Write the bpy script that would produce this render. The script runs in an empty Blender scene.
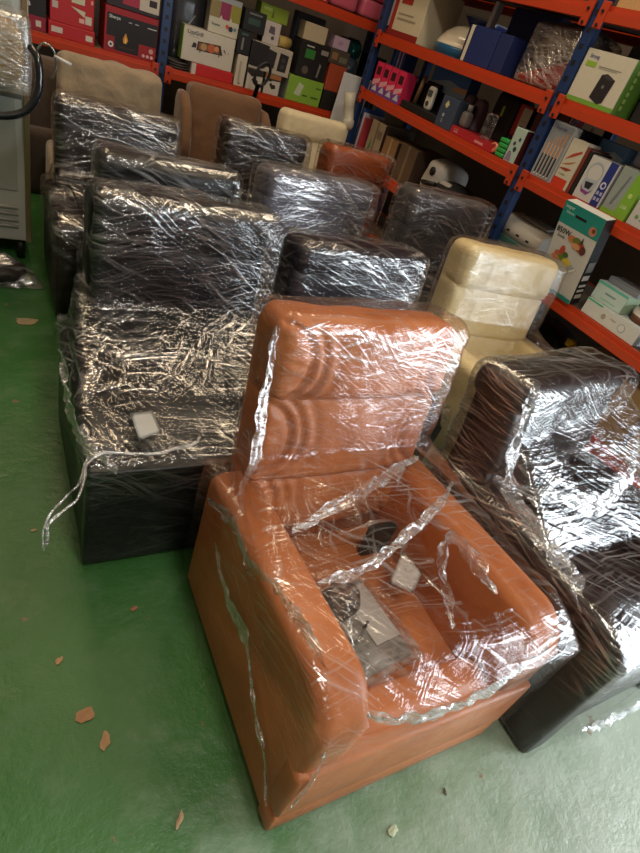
import bpy, bmesh, math, random
from mathutils import Vector, Matrix, noise, Euler
R = math.radians
PI = math.pi
random.seed(7)
SC = bpy.context.scene
COL = SC.collection

# ------------------------------------------------------------------ materials
def lin(c):
    if isinstance(c, str):
        c = [int(c[i:i+2], 16)/255 for i in (0, 2, 4)]
        c = [x/12.92 if x <= .04045 else ((x+.055)/1.055)**2.4 for x in c]
    return (c[0], c[1], c[2], 1)

_M = {}
def new_mat(name):
    m = bpy.data.materials.new(name); m.use_nodes = True
    nt = m.node_tree; nt.nodes.clear()
    return m, nt, nt.nodes.new('ShaderNodeOutputMaterial')

def N(nt, t, **kw):
    n = nt.nodes.new(t)
    for k, v in kw.items():
        if k.startswith('i_'):
            n.inputs[k[2:].replace('_', ' ')].default_value = v
        else: setattr(n, k, v)
    return n

def plain(c, rough=.5, metal=0, bump=.02, var=.06, coat=0, scale=30):
    """painted / printed / plastic surface with slight procedural variation"""
    key = (str(c), rough, metal, bump, var, coat, scale)
    if key in _M: return _M[key]
    m, nt, out = new_mat('surface')
    p = N(nt, 'ShaderNodeBsdfPrincipled'); L = nt.links.new
    p.inputs['Roughness'].default_value = rough; p.inputs['Metallic'].default_value = metal
    p.inputs['Coat Weight'].default_value = coat
    tc = N(nt, 'ShaderNodeTexCoord'); no = N(nt, 'ShaderNodeTexNoise'); no.inputs['Scale'].default_value = scale
    no.inputs['Detail'].default_value = 3
    L(tc.outputs['Object'], no.inputs['Vector'])
    mx = N(nt, 'ShaderNodeMix', data_type='RGBA')
    b = lin(c); mx.inputs['A'].default_value = tuple(x*(1-var) for x in b[:3])+(1,)
    mx.inputs['B'].default_value = tuple(min(1, x*(1+var)) for x in b[:3])+(1,)
    L(no.outputs['Fac'], mx.inputs['Factor']); L(mx.outputs['Result'], p.inputs['Base Color'])
    if bump:
        bu = N(nt, 'ShaderNodeBump'); bu.inputs['Strength'].default_value = bump*10; bu.inputs['Distance'].default_value = .002
        L(no.outputs['Fac'], bu.inputs['Height']); L(bu.outputs['Normal'], p.inputs['Normal'])
    L(p.outputs['BSDF'], out.inputs['Surface'])
    _M[key] = m
    return m

def leather(c, rough=.42, c2=None):
    m, nt, out = new_mat('leather'); L = nt.links.new
    p = N(nt, 'ShaderNodeBsdfPrincipled'); p.inputs['Roughness'].default_value = rough; p.inputs['Specular IOR Level'].default_value = .35
    tc = N(nt, 'ShaderNodeTexCoord')
    n1 = N(nt, 'ShaderNodeTexNoise'); n1.inputs['Scale'].default_value = 5; n1.inputs['Detail'].default_value = 4
    L(tc.outputs['Object'], n1.inputs['Vector'])
    mx = N(nt, 'ShaderNodeMix', data_type='RGBA')
    b = lin(c); b2 = lin(c2) if c2 else tuple(x*.7 for x in b[:3])+(1,)
    mx.inputs['A'].default_value = b2; mx.inputs['B'].default_value = b
    mr = N(nt, 'ShaderNodeMapRange'); mr.inputs[1].default_value = .35; mr.inputs[2].default_value = .65
    L(n1.outputs['Fac'], mr.inputs[0]); L(mr.outputs[0], mx.inputs['Factor']); L(mx.outputs['Result'], p.inputs['Base Color'])
    v = N(nt, 'ShaderNodeTexVoronoi'); v.inputs['Scale'].default_value = 260
    L(tc.outputs['Object'], v.inputs['Vector'])
    n2 = N(nt, 'ShaderNodeTexNoise'); n2.inputs['Scale'].default_value = 22; n2.inputs['Detail'].default_value = 3
    L(tc.outputs['Object'], n2.inputs['Vector'])
    b1 = N(nt, 'ShaderNodeBump'); b1.inputs['Strength'].default_value = .15; b1.inputs['Distance'].default_value = .001
    b2n = N(nt, 'ShaderNodeBump'); b2n.inputs['Strength'].default_value = .35; b2n.inputs['Distance'].default_value = .008
    L(v.outputs['Distance'], b1.inputs['Height']); L(n2.outputs['Fac'], b2n.inputs['Height'])
    L(b1.outputs['Normal'], b2n.inputs['Normal']); L(b2n.outputs['Normal'], p.inputs['Normal'])
    L(p.outputs['BSDF'], out.inputs['Surface'])
    return m

def fabric(c, var=.25, sc=180, folds=.4):
    m, nt, out = new_mat('fabric'); L = nt.links.new
    p = N(nt, 'ShaderNodeBsdfPrincipled'); p.inputs['Roughness'].default_value = .9; p.inputs['Sheen Weight'].default_value = .3
    tc = N(nt, 'ShaderNodeTexCoord')
    n1 = N(nt, 'ShaderNodeTexNoise'); n1.inputs['Scale'].default_value = sc; n1.inputs['Detail'].default_value = 4
    n2 = N(nt, 'ShaderNodeTexNoise'); n2.inputs['Scale'].default_value = 9; n2.inputs['Detail'].default_value = 4
    L(tc.outputs['Object'], n1.inputs['Vector']); L(tc.outputs['Object'], n2.inputs['Vector'])
    mx = N(nt, 'ShaderNodeMix', data_type='RGBA'); b = lin(c)
    mx.inputs['A'].default_value = tuple(x*(1-var) for x in b[:3])+(1,); mx.inputs['B'].default_value = tuple(x*(1+var) for x in b[:3])+(1,)
    L(n2.outputs['Fac'], mx.inputs['Factor']); L(mx.outputs['Result'], p.inputs['Base Color'])
    bu = N(nt, 'ShaderNodeBump'); bu.inputs['Strength'].default_value = .4; bu.inputs['Distance'].default_value = .002
    bu2 = N(nt, 'ShaderNodeBump'); bu2.inputs['Strength'].default_value = folds; bu2.inputs['Distance'].default_value = .03
    L(n1.outputs['Fac'], bu.inputs['Height']); L(n2.outputs['Fac'], bu2.inputs['Height'])
    L(bu.outputs['Normal'], bu2.inputs['Normal']); L(bu2.outputs['Normal'], p.inputs['Normal'])
    L(p.outputs['BSDF'], out.inputs['Surface'])
    return m

def film(name, base=.08, strand=.5, milky=.25, rough=.1, bump=.6, thr=.56, seed=0.0, tint=(1, 1, 1), dens=1.0, zlow=.22):
    """clear stretch film: see-through, glossy, with stretched wrinkle strands"""
    m, nt, out = new_mat(name); L = nt.links.new
    tc = N(nt, 'ShaderNodeTexCoord')
    warp = N(nt, 'ShaderNodeTexNoise'); warp.inputs['Scale'].default_value = 2.2; warp.inputs['Detail'].default_value = 2
    L(tc.outputs['Object'], warp.inputs['Vector'])
    sv = N(nt, 'ShaderNodeVectorMath', operation='MULTIPLY_ADD')
    sv.inputs[1].default_value = (.16, .16, .16); L(warp.outputs['Color'], sv.inputs[0]); L(tc.outputs['Object'], sv.inputs[2])
    hs = []
    for k, (ax, ay, sc, dn) in enumerate(((.10, -.12, (3.0, 5, 150), 1), (-.16, .22, (2.6, 5, 190), 1), (.45, -.55, (2.5, 4, 130), 1))):
        mp = N(nt, 'ShaderNodeMapping'); mp.inputs['Rotation'].default_value = (ax, ay, .3*k)
        mp.inputs['Location'].default_value = (seed*3.1+k, seed, seed*2)
        mp.inputs['Scale'].default_value = tuple(s*(dens if i == 2 else 1) for i, s in enumerate(sc))
        # rotate first, then stretch
        mp.vector_type = 'TEXTURE' if False else 'POINT'
        r = N(nt, 'ShaderNodeVectorRotate', rotation_type='EULER_XYZ'); r.inputs['Rotation'].default_value = (ax, ay, 0)
        mp.inputs['Rotation'].default_value = (0, 0, 0)
        L(sv.outputs[0], r.inputs['Vector']); L(r.outputs[0], mp.inputs['Vector'])
        nn = N(nt, 'ShaderNodeTexNoise'); nn.inputs['Scale'].default_value = 1; nn.inputs['Detail'].default_value = 2.5; nn.inputs['Roughness'].default_value = .6
        L(mp.outputs[0], nn.inputs['Vector']); hs.append(nn)
    m4 = N(nt, 'ShaderNodeMapping'); m4.inputs['Rotation'].default_value = (0, 0, .2); m4.inputs['Scale'].default_value = (4, 130*dens, 6); L(sv.outputs[0], m4.inputs['Vector'])
    n4 = N(nt, 'ShaderNodeTexNoise'); n4.inputs['Scale'].default_value = 1; n4.inputs['Detail'].default_value = 2.5; L(m4.outputs[0], n4.inputs['Vector'])
    gn = N(nt, 'ShaderNodeNewGeometry'); gz = N(nt, 'ShaderNodeSeparateXYZ'); L(gn.outputs['Normal'], gz.inputs[0])
    up = N(nt, 'ShaderNodeMapRange'); up.inputs[1].default_value = .4; up.inputs[2].default_value = .85; L(gz.outputs['Z'], up.inputs[0])
    # strands wound across the top run sideways too
    mm = N(nt, 'ShaderNodeMix'); L(up.outputs[0], mm.inputs[0]); L(hs[0].outputs['Fac'], mm.inputs[2]); L(n4.outputs['Fac'], mm.inputs[3]); 
    class _O:
        outputs = {'Fac': mm.outputs[0]}
    hs[0] = _O
    a = N(nt, 'ShaderNodeMath', operation='MAXIMUM'); L(hs[0].outputs['Fac'], a.inputs[0]); L(hs[1].outputs['Fac'], a.inputs[1])
    a2 = N(nt, 'ShaderNodeMath', operation='MAXIMUM'); L(a.outputs[0], a2.inputs[0]); L(hs[2].outputs['Fac'], a2.inputs[1])
    # large-scale patches where the film is bunched
    pn = N(nt, 'ShaderNodeTexNoise'); pn.inputs['Scale'].default_value = 4.5; pn.inputs['Detail'].default_value = 3
    pm = N(nt, 'ShaderNodeMapping'); pm.inputs['Location'].default_value = (seed*7, 3, seed); L(tc.outputs['Object'], pm.inputs['Vector']); L(pm.outputs[0], pn.inputs['Vector'])
    pr = N(nt, 'ShaderNodeMapRange'); pr.inputs[1].default_value = .38; pr.inputs[2].default_value = .68; pr.inputs[3].default_value = .25
    L(pn.outputs['Fac'], pr.inputs[0])
    st = N(nt, 'ShaderNodeMapRange'); st.inputs[1].default_value = thr; st.inputs[2].default_value = thr+.16
    L(a2.outputs[0], st.inputs[0])
    ms = N(nt, 'ShaderNodeMath', operation='MULTIPLY'); L(st.outputs[0], ms.inputs[0]); L(pr.outputs[0], ms.inputs[1])
    # more turns of film around the upper half than near the floor
    sz = N(nt, 'ShaderNodeSeparateXYZ'); L(tc.outputs['Object'], sz.inputs[0])
    zr = N(nt, 'ShaderNodeMapRange'); zr.inputs[1].default_value = .30; zr.inputs[2].default_value = .50; zr.inputs[3].default_value = zlow
    L(sz.outputs['Z'], zr.inputs[0]); ms0 = ms
    ms = N(nt, 'ShaderNodeMath', operation='MULTIPLY'); L(ms0.outputs[0], ms.inputs[0]); L(zr.outputs[0], ms.inputs[1])
    # bump
    sm = N(nt, 'ShaderNodeMath', operation='ADD'); L(hs[0].outputs['Fac'], sm.inputs[0]); L(hs[1].outputs['Fac'], sm.inputs[1])
    s3 = N(nt, 'ShaderNodeMath', operation='ADD'); L(sm.outputs[0], s3.inputs[0]); L(hs[2].outputs['Fac'], s3.inputs[1])
    bu = N(nt, 'ShaderNodeBump'); bu.inputs['Strength'].default_value = bump; bu.inputs['Distance'].default_value = .0034/dens
    L(s3.outputs[0], bu.inputs['Height'])
    gl = N(nt, 'ShaderNodeBsdfGlossy'); gl.inputs['Roughness'].default_value = rough; gl.inputs['Color'].default_value = (1, 1, 1, 1)
    L(bu.outputs['Normal'], gl.inputs['Normal'])
    tr = N(nt, 'ShaderNodeBsdfTransparent'); tr.inputs['Color'].default_value = (.985*tint[0], .985*tint[1], .985*tint[2], 1)
    fr = N(nt, 'ShaderNodeLayerWeight'); fr.inputs['Blend'].default_value = .22; L(bu.outputs['Normal'], fr.inputs['Normal'])
    f1 = N(nt, 'ShaderNodeMath', operation='MULTIPLY_ADD'); L(fr.outputs['Fresnel'], f1.inputs[0]); f1.inputs[1].default_value = .45; f1.inputs[2].default_value = base
    f2 = N(nt, 'ShaderNodeMath', operation='MULTIPLY_ADD', use_clamp=True); L(ms.outputs[0], f2.inputs[0]); f2.inputs[1].default_value = strand; L(f1.outputs[0], f2.inputs[2])
    zf = N(nt, 'ShaderNodeMath', operation='MULTIPLY'); L(f2.outputs[0], zf.inputs[0]); L(zr.outputs[0], zf.inputs[1]); f2 = zf
    mx = N(nt, 'ShaderNodeMixShader'); L(f2.outputs[0], mx.inputs[0]); L(tr.outputs[0], mx.inputs[1]); L(gl.outputs[0], mx.inputs[2])
    df = N(nt, 'ShaderNodeBsdfDiffuse'); df.inputs['Color'].default_value = (.82, .83, .84, 1)
    f3 = N(nt, 'ShaderNodeMath', operation='MULTIPLY'); L(ms.outputs[0], f3.inputs[0]); f3.inputs[1].default_value = milky
    m2 = N(nt, 'ShaderNodeMixShader'); L(f3.outputs[0], m2.inputs[0]); L(mx.outputs[0], m2.inputs[1]); L(df.outputs[0], m2.inputs[2])
    L(m2.outputs[0], out.inputs['Surface'])
    return m

# ------------------------------------------------------------------ mesh builder
class MB:
    def __init__(self): self.bm = bmesh.new(); self.mats = []
    def mi(self, m):
        if m not in self.mats: self.mats.append(m)
        return self.mats.index(m)
    def _new(self, vs, m, smooth=False):
        fs = {f for v in vs for f in v.link_faces}; i = self.mi(m)
        for f in fs: f.material_index = i; f.smooth = smooth
    def box(self, x0, y0, z0, x1, y1, z1, m, bev=0, seg=2, M=None, smooth=False):
        r = bmesh.ops.create_cube(self.bm, size=1)
        T = Matrix.Translation(((x0+x1)/2, (y0+y1)/2, (z0+z1)/2)) @ Matrix.Diagonal((x1-x0, y1-y0, z1-z0, 1))
        if M: T = M @ T
        vs = r['verts']; bmesh.ops.transform(self.bm, matrix=T, verts=vs); self._new(vs, m, smooth)
        if bev:
            es = list({e for v in vs for e in v.link_edges})
            bmesh.ops.bevel(self.bm, geom=es, offset=bev, segments=seg, profile=.5, affect='EDGES', material=-1)
    def cyl(self, p0, p1, r0, m, r1=None, seg=16, smooth=True):
        p0, p1 = Vector(p0), Vector(p1); d = p1-p0; r1 = r0 if r1 is None else r1
        q = d.to_track_quat('Z', 'Y').to_matrix().to_4x4()
        r = bmesh.ops.create_cone(self.bm, cap_ends=True, segments=seg, radius1=r0, radius2=r1, depth=d.length, matrix=Matrix.Translation((p0+p1)/2) @ q)
        i = self.mi(m)
        for f in {f for v in r['verts'] for f in v.link_faces}: f.material_index = i; f.smooth = smooth and len(f.verts) == 4
    def poly(self, pts, m):
        f = self.bm.faces.new([self.bm.verts.new(p) for p in pts]); f.material_index = self.mi(m); return f
    def lathe(self, prof, m, seg=24, M=None, smooth=True):
        M = M or Matrix(); rings = []
        for r, z in prof: rings.append([self.bm.verts.new(M @ Vector((r*math.cos(2*PI*k/seg), r*math.sin(2*PI*k/seg), z))) for k in range(seg)])
        i = self.mi(m)
        for a, b in zip(rings, rings[1:]):
            for k in range(seg):
                f = self.bm.faces.new((a[k], a[(k+1) % seg], b[(k+1) % seg], b[k])); f.material_index = i; f.smooth = smooth
        for rg in (rings[0], rings[-1]):
            f = self.bm.faces.new(rg); f.material_index = i
    def tube(self, pts, r, m, seg=8, closed=False):
        pts = [Vector(p) for p in pts]; n = len(pts); rings = []; up = Vector((0.13, .21, 1)).normalized()
        for k, p in enumerate(pts):
            a = pts[(k-1) % n] if closed or k else p; b = pts[(k+1) % n] if closed or k < n-1 else p
            t = (b-a).normalized(); s = t.cross(up)
            if s.length < .05: s = t.cross(Vector((1, 0, 0)))
            s.normalize(); u = s.cross(t); rr = r[k] if isinstance(r, (list, tuple)) else r
            rings.append([self.bm.verts.new(p + s*rr*math.cos(2*PI*j/seg) + u*rr*math.sin(2*PI*j/seg)) for j in range(seg)])
        i = self.mi(m)
        for k in range(n if closed else n-1):
            a, b = rings[k], rings[(k+1) % n]
            for j in range(seg):
                f = self.bm.faces.new((a[j], a[(j+1) % seg], b[(j+1) % seg], b[j])); f.material_index = i; f.smooth = True
        if not closed:
            for rg in (rings[0], rings[-1]): self.bm.faces.new(rg).material_index = i
    def prism(self, prof, x0, x1, m, bev=0, seg=4):
        """profile of (y, z) points extruded along x, long edges rounded"""
        a = [self.bm.verts.new((x0, y, z)) for y, z in prof]; b = [self.bm.verts.new((x1, y, z)) for y, z in prof]
        n = len(prof); i = self.mi(m); fa = self.bm.faces.new(a); fb = self.bm.faces.new(b[::-1]); fs = [fa, fb]
        for k in range(n): fs.append(self.bm.faces.new((a[k], b[k], b[(k+1) % n], a[(k+1) % n])))
        for f in fs: f.material_index = i; f.smooth = True
        if bev: bmesh.ops.bevel(self.bm, geom=list(fa.edges)+list(fb.edges), offset=bev, segments=seg, profile=.5, affect='EDGES', material=-1)
        bmesh.ops.recalc_face_normals(self.bm, faces=self.bm.faces[:])
    def pillow(self, c, size, m, k=6, n=(18, 8, 12), fn=None, M=None, rad=0):
        """soft rounded block; fn(x,y,z in -1..1, point) may push the surface"""
        i = self.mi(m); vd = {}
        def vert(t):
            if t not in vd:
                x, y, z = t; s = (abs(x)**k+abs(y)**k+abs(z)**k)**(-1/k)
                p = Vector((x*s*size[0]/2, y*s*size[1]/2, z*s*size[2]/2))
                if rad:
                    h = [v/2 for v in size]; fl = Vector([t[a]*h[a] for a in range(3)])
                    inn = Vector([max(-(h[a]-rad), min(h[a]-rad, fl[a])) for a in range(3)])
                    p = inn+(fl-inn).normalized()*rad
                if fn: p = fn(x, y, z, p)
                p = p + Vector(c)
                if M: p = M @ p
                vd[t] = self.bm.verts.new(p)
            return vd[t]
        def g(a, na): return round(-1+2*a/na, 5)
        fs = []
        for ax in range(3):
            u, v = [(1, 2), (0, 2), (0, 1)][ax]
            for sg in (-1.0, 1.0):
                for a in range(n[u]):
                    for b in range(n[v]):
                        q = []
                        for da, db in ((0, 0), (1, 0), (1, 1), (0, 1)):
                            t = [0, 0, 0]; t[ax] = sg; t[u] = g(a+da, n[u]); t[v] = g(b+db, n[v]); q.append(vert(tuple(t)))
                        fs.append(self.bm.faces.new(q))
        for f in fs: f.material_index = i; f.smooth = True
        bmesh.ops.recalc_face_normals(self.bm, faces=fs)
    def text(self, s, size, m, M, align='CENTER', bold=False):
        cu = bpy.data.curves.new('t', 'FONT'); cu.body = s; cu.size = size; cu.align_x = align; cu.align_y = 'CENTER'; cu.resolution_u = 2
        if bold: cu.offset = size*.02
        o = bpy.data.objects.new('t', cu); me = bpy.data.meshes.new_from_object(o)
        me.transform(M); i = self.mi(m); old = set(self.bm.faces); self.bm.from_mesh(me)
        for f in self.bm.faces:
            if f not in old: f.material_index = i
        bpy.data.objects.remove(o); bpy.data.curves.remove(cu); bpy.data.meshes.remove(me)
    def build(self, name, parent=None, loc=(0, 0, 0), rz=0, flat=False):
        if flat:
            for v in self.bm.verts: v.co.z = max(v.co.z, .001)
        me = bpy.data.meshes.new(name); self.bm.to_mesh(me); self.bm.free()
        for m in self.mats: me.materials.append(m)
        o = bpy.data.objects.new(name, me); COL.objects.link(o); o.location = loc; o.rotation_euler = (0, 0, rz)
        if parent: o.parent = parent
        return o

def tag(o, label=None, cat=None, group=None, kind=None):
    for k, v in (('label', label), ('category', cat), ('group', group), ('kind', kind)):
        if v: o[k] = v
    return o
def thing(name, label, cat, loc=(0, 0, 0), rz=0, group=None):
    o = bpy.data.objects.new(name, None); COL.objects.link(o); o.location = loc; o.rotation_euler = (0, 0, rz)
    o.empty_display_size = .05
    return tag(o, label, cat, group)
def cr(pts, n):
    """smooth path through points"""
    P = [Vector(p) for p in pts]; P = [P[0]*2-P[1]]+P+[P[-1]*2-P[-2]]; out = []
    for i in range(1, len(P)-2):
        for j in range(n):
            t = j/n; a, b, c, d = P[i-1:i+3]
            out.append(.5*((2*b)+(c-a)*t+(2*a-5*b+4*c-d)*t*t+(3*b-a-3*c+d)*t**3))
    out.append(P[-2]); return out

# ------------------------------------------------------------------ materials used
ORANGE = leather('bd7446', .40, 'a9633a')
BLACK = leather('15161a', .36)
DKBROWN = leather('2a211f', .36)
VIOLET = leather('262029', .34)
CREAM = leather('e2cfa0', .4, 'd6c192')
CREAM_F = fabric('d8ccab', .12)
BROWN_F = fabric('6f4f35', .2)
BEIGE_F = fabric('8f7d64', .15, folds=.9)
DKGREY_F = fabric('3a3638', .2)
GREY_F = fabric('54505a', .2)
F_CLEAR = film('film_clear', .03, .45, .16, .12, .6, .56, 1)
F_MED = film('film_medium', .06, .6, .18, .12, .85, .54, 2, dens=.75)
F_HEAVY = film('film_heavy', .04, .7, .2, .11, .95, .54, 3, dens=.62)
F_TIGHT = film('film_tight', .12, .6, .3, .12, .9, .5, 6, dens=.6, zlow=1)
F_FAR = film('film_far', .035, .75, .16, .10, .9, .55, 7, dens=.42)
F_BAG = film('film_bag', .06, .35, .30, .14, .4, .54, 4, dens=.4, zlow=1)
F_KNOT = film('film_knot', .06, .5, .45, .14, .8, .46, 5, zlow=1)

# ------------------------------------------------------------------ setting
def floor_mat():
    m, nt, out = new_mat('painted_concrete'); L = nt.links.new
    p = N(nt, 'ShaderNodeBsdfPrincipled'); tc = N(nt, 'ShaderNodeTexCoord')
    def noise_(s, d=4, r=.55, w=None):
        n = N(nt, 'ShaderNodeTexNoise'); n.inputs['Scale'].default_value = s; n.inputs['Detail'].default_value = d; n.inputs['Roughness'].default_value = r
        L(tc.outputs['Object'], n.inputs['Vector']); return n
    def ramp(src, a, b):
        q = N(nt, 'ShaderNodeMapRange'); q.inputs[1].default_value = a; q.inputs[2].default_value = b; L(src, q.inputs[0]); return q.outputs[0]
    def mix(f, a, b):
        x = N(nt, 'ShaderNodeMix', data_type='RGBA')
        if hasattr(f, 'links'): L(f, x.inputs['Factor'])
        for k, v in (('A', a), ('B', b)):
            if hasattr(v, 'links'): L(v, x.inputs[k])
            else: x.inputs[k].default_value = lin(v)
        return x.outputs['Result']
    big = noise_(.9, 5); mid = noise_(5, 6, .65); fine = noise_(60, 5, .7); chip = noise_(7.5, 5, .6)
    c = mix(ramp(big.outputs['Fac'], .35, .65), '2c5e28', '376a33')
    c = mix(ramp(mid.outputs['Fac'], .5, .75), c, '4e7048')
    # daylight glare painted in as grey, towards the doorway side of the room
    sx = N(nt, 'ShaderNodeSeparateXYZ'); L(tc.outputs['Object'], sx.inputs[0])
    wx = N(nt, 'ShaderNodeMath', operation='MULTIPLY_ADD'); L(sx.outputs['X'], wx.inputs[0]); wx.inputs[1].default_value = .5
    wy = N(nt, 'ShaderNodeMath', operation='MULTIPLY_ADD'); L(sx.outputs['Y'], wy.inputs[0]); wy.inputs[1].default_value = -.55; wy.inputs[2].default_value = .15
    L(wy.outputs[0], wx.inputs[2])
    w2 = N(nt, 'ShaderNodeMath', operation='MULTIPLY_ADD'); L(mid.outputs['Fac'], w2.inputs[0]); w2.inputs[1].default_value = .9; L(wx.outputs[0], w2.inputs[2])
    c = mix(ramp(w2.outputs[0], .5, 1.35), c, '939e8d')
    c = mix(ramp(chip.outputs['Fac'], .665, .70), c, '7d6048')
    L(c, p.inputs['Base Color'])
    rr = N(nt, 'ShaderNodeMapRange'); rr.inputs[1].default_value = .3; rr.inputs[2].default_value = .7; rr.inputs[3].default_value = .28; rr.inputs[4].default_value = .55
    L(mid.outputs['Fac'], rr.inputs[0]); L(rr.outputs[0], p.inputs['Roughness'])
    b1 = N(nt, 'ShaderNodeBump'); b1.inputs['Strength'].default_value = .35; b1.inputs['Distance'].default_value = .004; L(fine.outputs['Fac'], b1.inputs['Height'])
    b2 = N(nt, 'ShaderNodeBump'); b2.inputs['Strength'].default_value = .5; b2.inputs['Distance'].default_value = .02; L(mid.outputs['Fac'], b2.inputs['Height'])
    L(b1.outputs[0], b2.inputs['Normal']); L(b2.outputs[0], p.inputs['Normal'])
    L(p.outputs[0], out.inputs[0]); return m

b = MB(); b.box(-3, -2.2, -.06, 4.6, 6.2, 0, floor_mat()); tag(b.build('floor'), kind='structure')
WALLM = plain('5a5048', .9, scale=3, var=.2)
b = MB(); b.box(-3, 6.1, 0, 4.6, 6.2, 4.2, WALLM); tag(b.build('wall_back'), kind='structure')
b = MB(); b.box(4.0, -.2, 0, 4.1, 6.1, 4.2, WALLM); tag(b.build('wall_right'), kind='structure')

# ------------------------------------------------------------------ wrapping film
def hull_mesh(sets, voxel, smooth):
    bm = bmesh.new()
    for pts in sets:
        vs = [bm.verts.new(p) for p in pts]
        r = bmesh.ops.convex_hull(bm, input=vs)
        bmesh.ops.delete(bm, geom=[g for g in set(r['geom_interior']+r['geom_unused']) if isinstance(g, bmesh.types.BMVert)], context='VERTS')
    me = bpy.data.meshes.new('h'); bm.to_mesh(me); bm.free()
    o = bpy.data.objects.new('h', me); COL.objects.link(o)
    md = o.modifiers.new('r', 'REMESH'); md.mode = 'VOXEL'; md.voxel_size = voxel
    sm = o.modifiers.new('s', 'SMOOTH'); sm.factor = .5; sm.iterations = smooth
    dg = bpy.context.evaluated_depsgraph_get(); dg.update()
    out = bpy.data.meshes.new_from_object(o.evaluated_get(dg)); bpy.data.objects.remove(o)
    return out
def ridge(v): return 1-abs(v)*2
def wrap(parent, sets, mat, voxel=.018, smooth=4, amp=1.0, seed=0, cut=None, skirt=.03, name='plastic_wrap'):
    me = hull_mesh(sets, voxel, smooth); bm = bmesh.new(); bm.from_mesh(me)
    bm.normal_update(); off = Vector((seed*3.7, seed*1.3, seed*5.1)); rots = [Euler(e).to_matrix() for e in ((.1, -.2, 0), (-.4, .5, .2), (.8, -1.0, .1))]
    new = []
    for v in bm.verts:
        p = v.co+off; d = .003+.008*noise.noise(p*5)
        for k, r in enumerate(rots):
            q = r @ p; d += .0022*ridge(noise.noise(Vector((q.x*2.2, q.y*3.5, q.z*(24+7*k))))) * max(0, noise.noise(p*3.3+Vector((k*9, 0, 0)))+.35)
        d += .0015*noise.noise(p*26)
        new.append(v.co+v.normal*d*amp)
    for v, c in zip(bm.verts, new): v.co = c
    if skirt < 0:
        for v in bm.verts: v.co.z = max(v.co.z, .003)
    kill = [f for f in bm.faces if (f.normal.z < -.6 and f.calc_center_median().z < skirt+.03) or (cut and cut(f.calc_center_median(), f.normal))]
    bmesh.ops.delete(bm, geom=kill, context='FACES')
    for f in bm.faces: f.smooth = True
    bm.to_mesh(me); bm.free(); me.materials.clear(); me.materials.append(mat)
    o = bpy.data.objects.new(name, me); COL.objects.link(o); o.parent = parent
    return o
def of_wrap(t):
    return next((c for c in t.children if c.name.startswith('plastic_wrap')), t)
def ruffle(parent, path, h, amp, mat=None, seed=0, name='wrap_fold', dirv=(0, 0, 1)):
    """bunched edge of film following a path"""
    pts = cr(path, 26); bm = bmesh.new(); rows = 7; grid = []; n = len(pts)
    for i, p in enumerate(pts):
        t = (pts[min(i+1, n-1)]-pts[max(i-1, 0)]).normalized(); u = Vector(dirv); s = t.cross(u)
        if s.length < .1: s = Vector((1, 0, 0))
        s.normalize(); col = []; taper = math.sin(PI*min(1, max(0, (i+2)/(n+3))))**.5
        for j in range(rows):
            a = j/(rows-1)-.5; q = p*30+Vector((seed*5, j*.9, 0))
            col.append(bm.verts.new(p + u*(a*h*taper*(1+.9*noise.noise(q*.35))) + s*amp*noise.noise(q) + u*amp*.7*noise.noise(q+Vector((9, 9, 9)))))
        grid.append(col)
    for a, b_ in zip(grid, grid[1:]):
        for j in range(rows-1): bm.faces.new((a[j], a[j+1], b_[j+1], b_[j])).smooth = True
    me = bpy.data.meshes.new(name); bm.to_mesh(me); bm.free(); me.materials.append(mat or F_KNOT); parent = of_wrap(parent)
    o = bpy.data.objects.new(name, me); COL.objects.link(o); o.parent = parent
    return o
def strand(parent, path, r, seed=0, name='wrap_strand'):
    pts = cr(path, 14); b = MB(); rr = [r*(.6+.8*abs(noise.noise(p*40+Vector((seed, 0, 0))))) for p in pts]
    b.tube([p+Vector((noise.noise(p*30), noise.noise(p*30+Vector((5, 5, 5))), 0))*r for p in pts], rr, F_KNOT, 6)
    return b.build(name, of_wrap(parent))
def bx(x0, y0, z0, x1, y1, z1): return [(x, y, z) for x in (x0, x1) for y in (y0, y1) for z in (z0, z1)]

# ------------------------------------------------------------------ chairs
def arm_prof(D, zf, zb, r=.1, y0=0.0):
    pts = [(y0, .0), (D, .0), (D, zb-.05), (D-.04, zb)]
    for k in range(7):
        a = R(90+k*15); pts.append((y0+r+r*math.cos(a), zf-r+r*math.sin(a)))
    return pts
def cushion(b, c, w, d, h, m, puff=.02, groove=None, wr=.004, seed=0, k=5, n=None, M=None, rad=.04):
    """back cushion facing -y: puffed front, sewn arcs, creases"""
    def fn(x, y, z, p):
        if y < 0:
            t = max(0, -y)
            p.y -= puff*(1-x*x)*(1-z*z)*t
            g = 0
            if groove:
                for sx in (-1, 1):
                    rr = math.hypot((x-sx*1.05)*w/2*1.0, z*h/2*.95)
                    for r0, s0, a0 in groove: g += a0*math.exp(-((rr-r0)/s0)**2)
            q = p*12+Vector((seed*4, 0, seed))
            edge = math.exp(-((abs(x)-.75)/.22)**2)
            p.y += t*(g + wr*noise.noise(q) + wr*1.2*edge*ridge(noise.noise(Vector((p.x*9+seed, 0, p.z*34)))))
        else:
            q = p*9; p += Vector((0, wr, wr))*noise.noise(q)
        return p
    b.pillow(c, (w, d, h), m, k=k, n=n or (34, 10, 16), fn=fn, M=M, rad=rad)

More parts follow.
